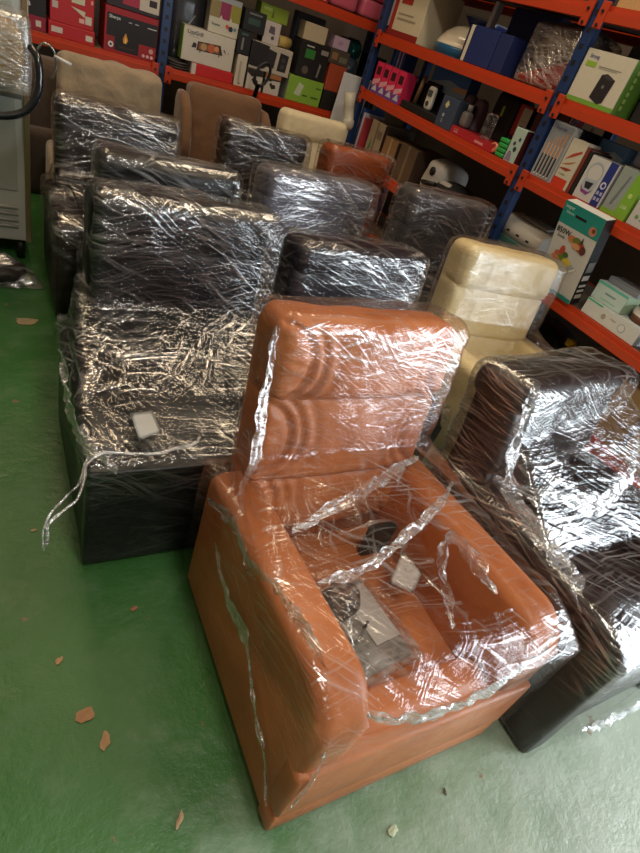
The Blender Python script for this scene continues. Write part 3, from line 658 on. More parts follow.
b = MB(); b.tube([(0, -.06, .0), (0, -.06, .045), (0, -.03, .062), (0, .05, .062), (0, .075, .045), (0, .075, 0)], .011, plain('c8c8d0', .3), 8); tag(b.build('plastic_bracket', None, (2.90, 2.46, Z2+.2955), 0), 'white bent plastic handle above the knife box', 'bracket')
b = MB(); b.box(-.08, -.06, 0, .08, .09, .293, DKM, bev=.004); tag(b.build('black_carton', None, (2.92, 2.46, Z2), 0), 'black carton right behind the knife box', 'box')
carton('pepper_box', 'cream box picturing red chillies with a red lower panel', 'box', 'R', 2.325, Z2, .12, .25, .1, 'c6c0ac', {'R': 'b8b09a'},
       [('r', 0, 0, .85, .2, 'c8391f'), ('p', [(.1, .56), (.5, .66), (.9, .78), (.85, .82), (.45, .72)], 'b0402a'), ('p', [(.05, .46), (.5, .5), (.85, .6), (.5, .54)], 'b86a3a'), ('p', [(.0, .38), (.5, .36), (.8, .42), (.4, .42)], '9a3a2a'), ('p', [(.1, .28), (.5, .3), (.6, .27)], '8a9a6a')])
carton('thin_red_box', 'thin red brown box on edge right of the chilli box', 'box', 'R', 2.252, Z2, .022, .235, .16, '7a3020', {'R': '5a2018', 'T': 'c8c0b8'})
carton('thin_black_box', 'thin black box on edge left of the headphone box', 'box', 'R', 2.226, Z2, .02, .225, .16, '1c1a1c', {'T': 'b0a89c'})
carton('steamer_box', 'white box with a navy stripe and pictured white appliance', 'box', 'R', 2.115, Z2, .19, .215, .12, 'c6c6c2', {'R': '9a9aa0', 'T': 'b4b4b4'},
       [('r', .68, 0, .95, 1, '22307c'), ('d', .36, .66, .05, 'a0aab0'), ('d', .36, .64, .043, 'c6c6c2', .042), ('p', [(.12, .48), (.6, .52), (.6, .38), (.5, .2), (.22, .18), (.12, .34)], 'a9b4bc'), ('p', [(.2, .42), (.5, .44), (.44, .28), (.26, .28)], '20242c'), ('p', [(.1, .34), (.2, .18), (.42, .15), (.58, .3), (.44, .22), (.22, .24)], '8a3a8c'), ('d', .81, .48, .018, 'c8c8d8'), ('d', .82, .48, .01, '22307c'), ('r', .72, .26, .8, .34, 'a8a8c8'), ('r', .84, .26, .92, .34, 'a8a8c8'), ('r', .72, .13, .8, .21, 'a8a8c8'), ('r', .84, .13, .92, .21, 'a8a8c8')])
carton('light_box', 'box with a bright blue glowing picture behind the chilli box', 'box', 'R', 2.26, Z2, .2, .29, .08, '6fa0d0', {}, [('r', 0, 0, 1, .55, '2a3038'), ('p', [(.2, .6), (.9, .62), (.95, .8), (.6, .86), (.25, .8)], 'b8dcf4'), ('d', .6, .72, .03, 'f0f8ff')], setb=.21)
t = thing('white_scoop', 'white rounded plastic scoop standing on a cream box', 'scoop', (3.02, 2.10, Z2+.222), 0)
b = MB(); b.pillow((0, 0, .045), (.05, .085, .09), plain('d4d6dc', .3), k=3.5); b.build('body', t)
b = MB(); b.cyl((0, .03, .06), (0, .055, .12), .010, plain('d8dae0', .3)); b.pillow((0, .058, .125), (.028, .028, .026), plain('e0e0e6', .3), k=2.2); b.build('knob', t)
b = MB(); b.box(-.06, -.075, 0, .06, .09, .22, plain('8e8478', .6), bev=.004); tag(b.build('cream_carton', None, (3.03, 2.07, Z2), 0), 'grey cream carton behind the navy striped box', 'box')
carton('beige_box', 'beige box with a maroon edge at the back of the shelf', 'box', 'R', 1.91, Z2, .14, .30, .1, 'b0a494', {'L': '5a2420', 'T': '9a8f80'}, [('r', 0, 0, .08, 1, '6a2a24')], setb=.24)
carton('green_grey_box', 'grey box with a lime green panel at the right of the shelf', 'box', 'R', 1.925, Z2, .16, .225, .12, '8f9a94', {'R': '74a22e', 'T': 'a8b0aa'}, [('p', [(.0, .0), (1, 0), (1, .95), (.62, .95), (.52, .1), (0, .1)], '7cae34'), ('t', .75, .25, .022, 'USB', 'c8d8a8'), ('d', .76, .5, .012, 'b8d080'), ('p', [(.2, .2), (.3, .2), (.45, .85), (.4, .85)], '6a7478')])
carton('white_black_box', 'white box with black pictures at the right frame edge', 'box', 'R', 1.73, Z2, .2, .115, .14, 'c2c2be', {'R': 'a0a0a0'}, [('p', [(.3, .3), (.5, .55), (.75, .5), (.6, .3)], '1c1c20'), ('d', .75, .72, .014, '2a2a2e'), ('d', .2, .4, .01, '6a9a5a')])
# --- right row, shelf at .76 ------------------------------------------------------------------
Z3 = .761
carton('heater_box', 'dark green and cream box under the white fan heater', 'box', 'R', 2.50, Z3, .42, .10, .2, '38605a', {'R': '2c4c48', 'L': '9a8c70'}, [('r', 0, 0, .16, 1, 'b4a884'), ('r', .3, .45, .55, .6, '7a9a94')], setb=.06)
t = thing('fan_heater', 'white slatted plastic heater lying on the green box', 'heater', (2.82, 2.48, Z3+.101), R(-90))
b = MB(); b.prism([(0, 0), (.24, 0), (.24, .09), (.19, .12), (.03, .10), (0, .07)], -.22, .2, plain('c9c4b8', .35), bev=.015)
b.build('body', t)
b = MB(); b.prism([(.10, .112), (.18, .12), (.18, .135), (.10, .127)], -.12, .12, plain('8a867c', .4), bev=.004); b.build('grip', t)
for k in range(3): b = MB(); b.box(-.09+.09*k, -.004, .03, -.065+.09*k, .004, .04, DKM, bev=.001); b.build('button', t)
carton('small_grey_box', 'grey green small box behind the fan heater', 'box', 'R', 2.36, Z3, .17, .33, .1, '7a847c', {'R': '5c645c'}, [('r', .25, .7, .75, .82, '1c1c1e'), ('r', .1, .86, .9, .96, '5a7a5a')], setb=.36)
o = carton('dehydrator_box', 'tall teal and white box picturing vegetables on an electronic scale', 'box', 'R', 1.985, Z3, .28, .47, .07, 'cfd0cc', {'R': '1c1c1e', 'L': 'b4b4b0'},
       [('r', 0, .76, 1, 1, '1f8f86'), ('r', .34, .875, .62, .905, '101416'), ('t', .16, .95, .026, 'beper', 'b8e0d8'), ('t', .2, .895, .018, 'Sistema', 'b8e0d8'), ('d', .83, .83, .024, 'c8846a'), ('d', .85, .84, .012, '7a3a2a'), ('t', .22, .69, .040, '850W', '2a2a2e'), ('t', .2, .63, .022, 'Sonda', '5a5a60'),
        ('p', [(.0, .33), (.5, .43), (.85, .38), (.6, .25), (.1, .22)], 'a8acb0'), ('p', [(.1, .24), (.6, .27), (.82, .37), (.8, .39), (.58, .29), (.08, .26)], 'e8e8e8'),
        ('d', .3, .44, .03, 'c86a4a', .02), ('d', .36, .5, .018, 'c0503a', .025), ('d', .42, .42, .035, '6a8a3a', .016), ('d', .55, .4, .03, 'e0c83a', .02), ('d', .25, .39, .03, 'd88a5a', .016), ('d', .47, .47, .02, '4a6a34', .014),
        ('d', .48, .66, .03, 'c87a4a', .018), ('d', .6, .66, .03, '6a7a34', .02), ('d', .72, .62, .03, 'a0402a', .024), ('d', .62, .61, .03, 'd89a6a', .015), ('d', .8, .6, .02, '5a2a20', .022), ('p', [(.68, .66), (.72, .74), (.75, .66)], '3a3a20'),
        ('r', 0, 0, 1, .05, '1f8f86'), ('sr', .1, .3, .8, .36, 'c8c8c8'), ('sr', .1, .22, .8, .25, 'c8c8c8'), ('sr', .1, .16, .8, .19, 'c8c8c8'), ('sr', .1, .08, .8, .13, 'b8b8a8'), ('sr', .1, .4, .8, .52, '6a6a6a')], setb=-.005)
o.rotation_euler.rotate_axis('X', R(12))
carton('bulb_box', 'flat white and mint box lying lowest in the stack at the right', 'box', 'R', 1.60, Z3, .36, .085, .17, 'cdd2ce', {'T': 'c0c8c4', 'R': 'a9aeac'}, [('r', 0, .9, .3, 1, '4ab89a'), ('d', .38, .5, .014, 'a0988a'), ('d', .72, .5, .022, '9aa4a6'), ('d', .72, .5, .018, 'd6d8d6'), ('r', .5, .6, .6, .64, 'a07a6a')], setb=.02)
carton('mint_box', 'pale mint and white box on top of the lowest flat box', 'box', 'R', 1.69, Z3+.087, .2, .095, .12, 'bcd2cc', {'T': 'c0d0cc', 'R': 'a2b89a'}, [('r', 0, .88, 1, 1, '58b8a4'), ('r', .35, .5, .7, .6, '7a9aa0'), ('r', .3, .2, .8, .24, '8ac0a0')], setb=.04)
carton('grey_slab_box', 'grey silver slim box resting on the mint box', 'box', 'R', 1.68, Z3+.183, .2, .03, .12, '8c9094', {'T': '9aa0a2'}, [], setb=.09)
t = thing('round_tin', 'round cream lidded tin with a brown band', 'tin', (2.90, 1.50, Z3+.0862), 0)
b = MB(); b.lathe([(.078, .0), (.082, .004), (.082, .035)], plain('5f3520', .45), 32); b.build('brown_band', t)
b = MB(); b.lathe([(.084, .036), (.084, .056), (.078, .062), (.0005, .062)], plain('c4bdb4', .4), 32); b.build('lid', t)
b = MB(); b.pillow((0, 0, .035), (.07, .06, .07), plain('1f5f9c', .4), k=3); tag(b.build('blue_bottle_cap', None, (2.80, 1.36, Z3), 0), 'bright blue plastic cap at the right frame edge', 'cap')
# --- under the shelves ---------------------------------------------------------------------
CB = '9a7b55'
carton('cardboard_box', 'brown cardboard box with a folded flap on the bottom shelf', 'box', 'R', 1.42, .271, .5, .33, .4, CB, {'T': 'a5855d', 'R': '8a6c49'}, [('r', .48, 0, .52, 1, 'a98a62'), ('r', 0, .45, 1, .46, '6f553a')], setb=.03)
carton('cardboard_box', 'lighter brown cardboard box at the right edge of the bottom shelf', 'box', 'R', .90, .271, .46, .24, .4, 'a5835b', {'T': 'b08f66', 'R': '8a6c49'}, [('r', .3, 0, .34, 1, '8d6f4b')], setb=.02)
t = thing('bottle', 'dark bottle with a yellow cap standing behind the cream recliner', 'bottle', (2.90, 1.80, .271), 0)
b = MB(); b.lathe([(.05, 0), (.055, .01), (.055, .17), (.045, .21), (.02, .25), (.02, .27)], plain('1c1d20', .15, coat=.6), 20); b.build('body', t)
b = MB(); b.lathe([(.03, .255), (.031, .29), (.0005, .292)], plain('c9a62a', .4), 16); b.build('cap', t)
b = MB(); b.pillow((0, 0, .12), (.4, .4, .24), plain('17181a', .25, coat=.5, var=.3), k=3, n=(24, 24, 14), fn=lambda x, y, z, p: p+Vector((1, 1, .6))*.03*noise.noise(p*11)); tag(b.build('rubbish_bag', None, (3.06, 2.12, .273), 0, flat=True), 'shiny black bag of goods on the dark lower shelf', 'bag')
b = MB(); b.pillow((0, 0, .10), (.36, .3, .2), plain('2a2c30', .3, coat=.5, var=.3), k=3, n=(24, 20, 14), fn=lambda x, y, z, p: p+Vector((1, 1, .6))*.03*noise.noise(p*13+Vector((3, 3, 3)))); tag(b.build('plastic_pouch', None, (3.04, 2.82, .273), 0, flat=True), 'dark crumpled plastic pouch below the fan heater shelf', 'pouch')
for k, (y, z, w, h, c) in enumerate(((4.33, .76, .22, .30, 'a09078'), (4.08, .76, .2, .24, '8a6a48'), (3.82, .76, .24, .26, '5c4836'))):
    carton('stored_carton', ['pale printed carton with tape beneath the pink boxes', 'brown taped carton beneath the black tray', 'dark brown carton below the slate blue box'][k], 'box', 'R', y, z+.001, w, h, .3, c, {'R': '4a3a2c'}, [('r', .44, 0, .56, 1, 'b09468' if k == 1 else '7a6a54')] + ([('p', [(.15, .2), (.35, .3), (.3, .6)], '4a7a4a'), ('r', .6, .6, .9, .8, '7a6a5a')] if k == 0 else []), setb=.06)
# child seat like padded item
t = thing('child_seat', 'white and black padded child car seat on the shelf under the slate box', 'child seat', (2.98, 3.42, .762), R(-90))
b = MB(); b.pillow((-.08, 0, .14), (.26, .3, .26), plain('c4c1ba', .6), k=3.4, fn=lambda x, y, z, p: p+Vector((1, 1, 1))*.012*noise.noise(p*9)); b.build('shell', t)
b = MB(); b.pillow((.12, -.03, .09), (.3, .26, .17), plain('1f1e20', .7), k=3); b.build('padding', t)
b = MB(); b.pillow((.10, -.115, .125), (.14, .06, .09), plain('c8c5be', .6), k=4); b.build('white_pad', t)
b = MB(); b.tube([(-.21, -.1, .08), (-.1, -.165, .1), (.02, -.15, .12)], .016, DKM, 8); b.build('strap', t)
b = MB(); b.lathe([(.03, 0), (.03, .01), (.0005, .012)], DKM, 16, M=Matrix.Translation((-.06, -.15, .19)) @ Matrix.Rotation(PI/2, 4, 'X')); b.build('buckle', t)
t = thing('picture_book', 'red white and blue boxes stacked at the rack end below the pink boxes', 'box', (2.78, 4.56, .762), R(-90))
for k, c in enumerate(('24468c', 'c8c8d0', 'a83a44')): b = MB(); b.box(-.03+.03*k, 0, 0, -.002+.03*k, .2, .34-.03*k, plain(c, .5), bev=.002); b.build('volume', t)

# --- back row, shelf .95 --------------------------------------------------------------------
ZB = .951
def labels_red(n): return [('r', .06, .30, .3, .7, 'c8bdb0'), ('r', .8, .25, .95, .65, 'd0c8b8')] if n == 0 else [('r', .05, .66, .32, .92, 'c8c0b8'), ('r', .12, .72, .26, .86, '3a3030'), ('r', .05, .36, .18, .54, 'b8a8a0'), ('r', .48, .62, .78, .88, 'c4c0a4'), ('p', [(.46, .52), (.8, .46), (.78, .3), (.62, .42)], 'c4c0a4'), ('r', .66, .14, .78, .26, 'e0a8a0'), ('r', .8, .14, .95, .36, 'c8c0b0'), ('r', .92, .7, .97, .8, 'd8a090')]
carton('red_box', 'low red box with white stickers, bottom of the stack at the far left', 'box', 'B', .57, ZB, .30, .085, .3, 'b01c20', {'L': '8e1618'}, labels_red(0))
carton('red_box', 'larger red box with white stickers, top of the far left stack', 'box', 'B', .57, ZB+.087, .28, .22, .3, 'b01e22', {'L': '8e1618'}, labels_red(1), setb=.03)
carton('dark_red_box', 'black and crimson appliance box left of the red stack', 'box', 'B', .30, ZB, .22, .30, .25, '1a1316', {}, [('r', 0, 0, 1, .28, '8a1a2e'), ('t', .4, .5, .05, 'Jata', 'c8c8c8'), ('r', .7, .08, .85, .2, 'c8bdb0'), ('d', .3, .6, .012, 'a0a0a0')], setb=.05)
carton('fireplace_box', 'red and black box picturing an electric fireplace', 'box', 'B', .965, ZB, .37, .275, .25, '9a1a20', {'L': '7a1418', 'T': 'a02228'},
       [('r', .04, .06, .99, .86, '1c1416'), ('r', .04, .06, .22, .36, '8a1a20'), ('r', .66, .06, .99, .34, '9a1a20'), ('r', .2, .08, .66, .74, '171112'), ('p', [(.36, .26), (.42, .26), (.45, .34), (.4, .50), (.35, .36)], 'd08a2a'), ('p', [(.38, .27), (.41, .27), (.42, .34), (.4, .42)], 'f0c860'), ('r', .26, .14, .6, .18, '3a2418'),
        ('t', .18, .78, .028, 'Sherpa', 'c8d0c8'), ('r', .44, .74, .50, .76, 'b8b8b8'), ('r', .56, .74, .63, .76, 'b8b8b8'), ('r', .8, .74, .98, .76, 'c0c0c0'), ('d', .13, .17, .019, 'd8d0d0'), ('d', .13, .17, .008, '3a1416'), ('d', .9, .24, .016, 'c89898'), ('d', .76, .10, .011, 'd8b0b0'), ('d', .84, .10, .011, 'd8b0b0'), ('d', .92, .10, .011, 'd8b0b0')])
carton('stacked_box', 'dark box with a pink and white panel on the fireplace box', 'box', 'B', .965, ZB+.277, .36, .2, .24, '2a1c20', {}, [('r', .3, .15, .65, 1, 'a02840'), ('r', .62, .12, 1, 1, 'c0b6a8'), ('r', .8, .3, .95, .5, '2a1c20')])
t = thing('glass_dome', 'clear grey plastic dome standing behind the grill box', 'dome', (1.44, 5.37, ZB), 0)
b = MB(); b.pillow((0, 0, .25), (.28, .24, .5), plain('4a4c52', .15, coat=.8), k=6); b.build('shell', t)
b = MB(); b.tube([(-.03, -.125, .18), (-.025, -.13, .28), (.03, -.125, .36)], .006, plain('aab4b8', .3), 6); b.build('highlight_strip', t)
for k in range(3):
    b = MB(); b.lathe([(.05, 0), (.10, .012), (.105, .017), (.09, .014), (.0005, .008)], plain('7a7672', .25, coat=.3), 24); tag(b.build('plate', None, (1.335, 5.12, ZB+.0175*k), 0), ['bottom grey plate beside the blue post', 'middle grey plate in the small pile by the blue post', 'top grey plate in the small pile by the blue post'][k], 'plate', 'grey plates by the post')
carton('slim_red_box', 'red box with a white end lying under the grill box', 'box', 'B', 1.60, ZB, .34, .075, .2, 'c01c1c', {'L': 'c8c0b8'}, [('r', 0, 0, .1, 1, 'c8c0b4')])
carton('grill_box', 'white box with green side picturing a table grill', 'box', 'B', 1.545, ZB+.077, .41, .225, .1, 'c9c3b6', {'L': '76a83a', 'T': 'b4ae9c'},
       [('t', .22, .84, .036, 'LizzGrill', '3a3a3a'), ('r', .05, .8, .065, .9, 'c8a83a'), ('r', .1, .73, .3, .74, '8a8478'), ('p', [(.27, .38), (.78, .42), (.72, .70), (.28, .64)], '35231c'), ('p', [(.3, .42), (.72, .45), (.68, .66), (.31, .61)], '8a5434'), ('d', .4, .52, .024, 'b09060'), ('d', .55, .54, .03, 'b8603a'), ('d', .65, .56, .018, 'd08a5a'), ('p', [(.17, .42), (.26, .44), (.26, .56), (.2, .58)], '2a2426'), ('r', .33, .33, .35, .4, '5a4a3a'), ('r', .7, .35, .72, .42, '5a4a3a'), ('p', [(.78, .6), (.83, .5), (.84, .52), (.8, .62)], '4a4a4a'), ('r', .88, .5, .89, .56, '3a3a3a')], setb=.03)
carton('fondue_box', 'box with brown magenta and olive pictured pots above the grill box', 'box', 'B', 1.64, ZB+.304, .24, .24, .1, 'c4bfae', {'L': '8a8478'},
       [('r', 0, .42, .33, .86, '8a7a4a'), ('r', .33, .42, .66, .86, '8a2450'), ('r', .66, .42, 1, .86, '8f8a34'), ('r', 0, .86, 1, 1, '9aa0a4'), ('p', [(.3, .36), (.38, .52), (.46, .36)], 'c4bfae'), ('p', [(.62, .36), (.7, .52), (.78, .36)], 'c4bfae'), ('t', .24, .24, .022, 'Fondue', '3a5a44'), ('d', .62, .26, .014, 'c8503a'), ('d', .74, .22, .018, '2a2a3a'), ('d', .88, .24, .012, '5a8a8a')], setb=.05)
carton('narrow_white_box', 'narrow tall white box right of the grill box', 'box', 'B', 1.825, ZB, .085, .22, .12, 'c8c2b2', {'L': 'a8a290', 'T': '2a2422'}, [('r', .3, .15, .5, .8, 'a8a290'), ('d', .5, .1, .01, '8a7a6a')])
carton('black_stack_box', 'small black box on top of the narrow white box', 'box', 'B', 1.815, ZB+.222, .11, .16, .12, '17171a', {}, [('r', .3, .2, .45, .7, '7a7a7c'), ('r', .2, .8, .7, .9, '3a5a50')])
carton('black_teal_box', 'black box with a faint green panel on the small black box', 'box', 'B', 1.87, ZB+.384, .18, .14, .12, '141517', {}, [('r', .2, .35, .75, .65, '2c4a44'), ('r', .2, .8, .8, .88, '6a6a6c')])
lampdec = [('p', [(.3, .5), (.5, .28), (.75, .35), (.7, .5), (.55, .45), (.42, .6)], '22201f'), ('d', .6, .42, .016, '2a2624'), ('p', [(0, .8), (.3, .62), (.5, .7), (1, .72), (1, 1), (0, 1)], '2a221e')]
carton('lamp_box', 'white box with a pictured black hook lamp, left one of two', 'box', 'B', 1.955, ZB, .14, .15, .12, 'c4c0b8', {'L': '6a665e'}, lampdec, group='lamp boxes')
carton('lamp_box', 'white box with a pictured black hook lamp, right one of two', 'box', 'B', 2.115, ZB, .14, .15, .12, 'c4c0b8', {'L': '6a665e'}, lampdec + [('r', 0, .78, 1, 1, 'a0683c')], group='lamp boxes')
carton('camera_box', 'black and white box picturing two dark speakers', 'box', 'B', 2.06, ZB+.152, .36, .19, .14, 'b4aca0', {'L': '1c1a1c'}, [('p', [(0, .1), (.35, .08), (.42, .2), (.42, .95), (0, 1)], '1a181b'), ('p', [(.42, .2), (.6, .2), (.62, .8), (.42, .86)], '242228'), ('p', [(.68, .16), (.9, .16), (.92, .8), (.7, .84)], '1c1b1e'), ('d', .8, .35, .018, '3c3a40'), ('d', .8, .6, .018, '3c3a40')])
carton('white_cube_box', 'white box with a small device picture and a black edge', 'box', 'B', 2.03, ZB+.344, .14, .15, .12, 'c2bcba', {'L': '202024'}, [('p', [(.3, .5), (.7, .45), (.65, .8), (.35, .82)], '5a5260'), ('d', .6, .3, .014, '4a4652')], setb=.04)
b = MB(); b.cyl((0, 0, .04), (.14, .0, .04), .04, plain('c0a860', .6), seg=20); tag(b.build('yellow_roll', None, (2.105, 5.1, ZB+.344), R(20)), 'yellowish paper roll beside the white cube box', 'roll')
carton('lime_box', 'lime green flat box on top of the white cube box', 'box', 'B', 2.04, ZB+.496, .24, .1, .12, '86a032', {'L': '6a8028'}, [('r', .1, .6, .4, .8, 'a8c060'), ('p', [(.4, .2), (.5, .2), (.45, .8)], '5a6a20')], setb=.08)
carton('green_device_box', 'large lime green box with a cream panel behind the black loop', 'box', 'B', 2.42, ZB, .33, .19, .2, '84b03c', {'L': '9aa49a'}, [('p', [(.2, .3), (.38, .25), (.45, .7), (.3, .8)], 'c0ccb0'), ('r', .45, .3, .6, .36, '3a5a20'), ('r', .7, .3, .92, .36, '3a5a20'), ('r', .8, .7, .95, .76, '4a7028')])
carton('black_green_box', 'black box with a green glowing picture on the large lime box', 'box', 'B', 2.43, ZB+.192, .28, .26, .16, '131315', {'L': '1a1a1c'}, [('r', .2, .55, .52, .8, '2f7a34'), ('r', .2, .86, .45, .9, 'b0b0b0'), ('r', .7, .75, .95, .88, '8a8482'), ('d', .3, .22, .03, '5a5248'), ('p', [(.7, .1), (.76, .1), (.8, .45), (.74, .5)], '7a7a78')])
carton('cream_flap_box', 'open cream box on top of the black and green box', 'box', 'B', 2.40, ZB+.454, .21, .12, .12, 'b8ac92', {'L': '9a8f78'}, [], setb=.03)
carton('blue_grey_box', 'blue grey box behind the open cream box', 'box', 'B', 2.43, ZB, .26, .62, .1, '4c5464', {'T': '5c6474'}, [('r', 0, 0, 1, .5, '1a1c22')], setb=.22)
carton('lilac_box', 'little lilac box on top of dark cartons', 'box', 'B', 2.665, ZB+.46, .15, .09, .1, 'b8a0b8', {'T': '7a8a90'}, [('r', .3, .35, .6, .65, 'a888a8')], setb=.05)
carton('dark_mixed_box', 'dark patterned box under the lilac box', 'box', 'B', 2.665, ZB+.354, .19, .104, .14, '4a4038', {}, [('r', .1, .3, .4, .8, '8a6a4a'), ('r', .5, .2, .9, .6, '6a6a58')])
carton('rust_box', 'plain rust orange box right of the black and green box', 'box', 'B', 2.68, ZB+.152, .17, .2, .14, 'a3472a', {}, [('r', .5, .02, .52, .98, '8a3820')])
carton('black_base_box', 'black box underneath the rust orange box', 'box', 'B', 2.685, ZB, .17, .15, .16, '1b1818', {}, [])
t = thing('foil_bags', 'shiny teal and silver wrapped packages at the right end of the back shelf', 'package', (2.90, 5.34, ZB), 0)
for k, (z, c) in enumerate(((.08, '3c4a58'), (.22, 'b8c4cc'), (.36, '8090a0'), (.49, '2f7a72'))):
    b = MB(); b.pillow((0, 0, z), (.22, .2, .15), plain(c, .15, metal=.6, var=.3), k=3, fn=lambda x, y, z, p: p+Vector((1, 1, 1))*.014*noise.noise(p*22)); b.build('package', t, flat=True)
carton('dark_tall_box', 'tall black glossy box in the back corner', 'box', 'B', 3.10, ZB, .16, .5, .2, '16140f', {}, [('r', .7, .2, .73, .5, '5a5a50')], setb=.1, rough=.25)
# upper back shelf 1.68
for k in range(2):
    t = thing('pink_tub', ['pink plastic tub with dark lid on the upper back shelf, left', 'pink plastic tub on the upper back shelf nearest the corner'][k], 'tub', (2.60+.30*k, 5.2, 1.681), 0)
    b = MB(); b.pillow((0, 0, .07), (.27, .28, .14), plain('c05a72', .35, coat=.3), k=7); b.build('tub', t)
    b = MB(); b.pillow((0, 0, .15), (.285, .295, .03), plain('a83a50', .35), k=8); b.build('lid', t)
carton('red_plastic_crate', 'red crate with a white label on the upper back shelf', 'crate', 'B', 2.32, 1.681, .24, .12, .2, '9a2420', {}, [('r', .2, .2, .6, .8, 'a8a48c'), ('r', .75, .1, .9, .9, 'c8c0b8')], setb=.03)
carton('printed_white_box', 'white box with grey print in the corner of the upper back shelf', 'box', 'B', 3.10, 1.681, .12, .2, .2, 'b4b4ac', {}, [('r', .2, .1, .5, .3, '5a6a5a'), ('r', .4, .4, .9, .6, '6a6a6a'), ('r', .1, .7, .6, .85, '5a6a6a')], setb=.02)

# ------------------------------------------------------------------ steel cabinet at the left
STEEL = plain('aeaea4', .42, metal=.15, var=.08, scale=4)
t = thing('steel_cabinet', 'tall stainless steel cabinet with louvres at the left edge', 'cabinet', (-.30, 3.42, 0))
b = MB(); b.box(-.5, 0, .12, .5, .7, 2.0, STEEL, bev=.01); b.build('body', t)
b = MB(); b.box(-.46, -.006, .40, .44, .001, 1.95, plain('9c9d92', .42, metal=.15), bev=.003); b.build('door_panel', t)
for k in range(4):
    b = MB(); b.prism([(-.012, .2+.035*k), (0, .2+.035*k), (0, .215+.035*k)], .16, .44, STEEL); b.build('louvre', t)
b = MB(); b.box(.475, -.01, .12, .502, -.001, 2.0, plain('a08a6a', .3, metal=.8), bev=.002); b.build('edge_trim', t)
for x in (-.45, .45):
    for y in (.05, .65): b = MB(); b.cyl((x, y, 0), (x, y, .12), .022, DKM); b.build('leg', t)
t = thing('wrapped_tray', 'film wrapped tan bundle held against the steel cabinet', 'bundle', (-.06, 3.24, .93))
b = MB(); b.pillow((0, 0, .15), (.46, .2, .26), plain('a88a5c', .6, var=.3), k=4); b.build('bundle', t)
wrap(t, [bx(-.245, -.12, .0, .25, .12, .3)], F_TIGHT, .014, 3, 1.2, 31, skirt=-1)
b = MB(); b.box(-.22, -.10, -.02, .22, .170, 0, plain('55564f', .5, metal=.4), bev=.004); b.build('bracket', t)
b = MB(); b.tube(cr([(.19, 3.07, 1.14), (.215, 3.03, 1.10), (.215, 3.01, 1.0), (.17, 3.00, .91), (.09, 2.99, .87), (-.02, 2.99, .86), (-.14, 3.01, .87), (-.2, 3.05, .95)], 8), .017, plain('101418', .25, coat=.6), 10); tag(b.build('hanging_hose', None), 'thick black hose looping in front of the steel cabinet', 'hose')
t = thing('floor_bundle', 'clear film bundle lying on the floor before the steel cabinet', 'bundle', (-.02, 3.18, 0), 0)
b = MB(); b.pillow((0, 0, .055), (.36, .24, .1), plain('2a2420', .6, var=.5), k=2.6, fn=lambda x, y, z, p: p+Vector((1, 1, .5))*.02*noise.noise(p*11)); b.build('contents', t)
wrap(t, [[(-.24, -.15, 0), (.26, -.1, 0), (.22, .14, 0), (-.24, .14, 0), (-.1, -.05, .15), (.08, 0, .15), (.2, 0, .07)]], F_BAG, .014, 3, 1.4, 32, skirt=-1)
# wire hook behind the left chair
t = thing('wire_hook', 'thin steel wire hook with a white tip above the beige armchair', 'hook', (.27, 3.55, 0))
b = MB(); b.tube(cr([(-.068, 0, .9), (-.06, -.01, .95), (-.045, -.02, 1.02), (0, -.03, 1.1), (.05, -.03, 1.08), (.06, -.02, 1.0), (.04, 0, .95)], 8), .006, plain('9a9890', .25, metal=.9), 8); b.build('wire', t)
b = MB(); b.cyl((.05, -.03, 1.06), (.13, -.03, 1.04), .007, plain('c8c4bc', .4)); b.build('tip', t)
# brown sofa end below the red boxes
t = thing('sofa', 'brown upholstered sofa back below the stacked red boxes', 'sofa', (.40, 4.62, 0))
b = MB(); b.pillow((0, .14, .48), (.9, .24, .74), fabric('4f4136', .15), k=6, n=(20, 8, 16)); b.build('backrest', t)
b = MB(); b.pillow((0, .02, .22), (.9, .2, .44), fabric('4a3c32', .15), k=7); b.build('seat', t)

# ------------------------------------------------------------------ things lying on the chairs
def paper(name, label, pts, cat='paper', c='d4d4d2'):
    bm_ = MB(); n = 6; a, b_, c_, d = [Vector(p) for p in pts]; g = {}
    for i in range(n+1):
        for j in range(n+1):
            u, v = i/n, j/n; p = a*(1-u)*(1-v)+b_*u*(1-v)+c_*u*v+d*(1-u)*v; g[i, j] = bm_.bm.verts.new(p+Vector((0, 0, .006*math.sin(u*3+v*2)+.003*noise.noise(p*20))))
    i0 = bm_.mi(plain(c, .6))
    for i in range(n):
        for j in range(n): f = bm_.bm.faces.new((g[i, j], g[i+1, j], g[i+1, j+1], g[i, j+1])); f.material_index = i0; f.smooth = True
    ret = bmesh.ops.solidify(bm_.bm, geom=bm_.bm.faces[:], thickness=.0012)
    return tag(bm_.build(name), label, cat)
paper('paper_tag', 'white paper tag lying on the film of the black recliner seat', [(.335, 1.20, .525), (.405, 1.23, .525), (.395, 1.32, .545), (.325, 1.295, .545)], c='ecece8')
paper('paper_note', 'white folded paper standing inside the orange recliner by the backrest', [(.98, .69, .345), (1.04, .64, .345), (1.105, .69, .37), (1.07, .77, .375)], c='f2f2ee')
t = thing('manual_bag', 'clear plastic bag of black parts and papers on the orange recliner seat', 'bag', (.87, .64, .252), R(8))
b = MB(); b.box(-.10, -.15, .004, .10, .12, .018, plain('77736e', .5, var=.3), bev=.003); b.build('manual', t)
b = MB(); b.box(.005, -.09, .019, .095, .10, .024, plain('c4c0ba', .5)); b.build('leaflet', t)
b = MB(); b.pillow((-.04, .06, .05), (.13, .10, .05), DKM, k=3); b.tube(cr([(.02, -.02, .03), (-.06, -.06, .035), (-.08, 0, .045), (0, .02, .05), (.05, .09, .04), (-.02, .13, .035)], 8), .005, DKM, 8); b.build('power_adapter', t)
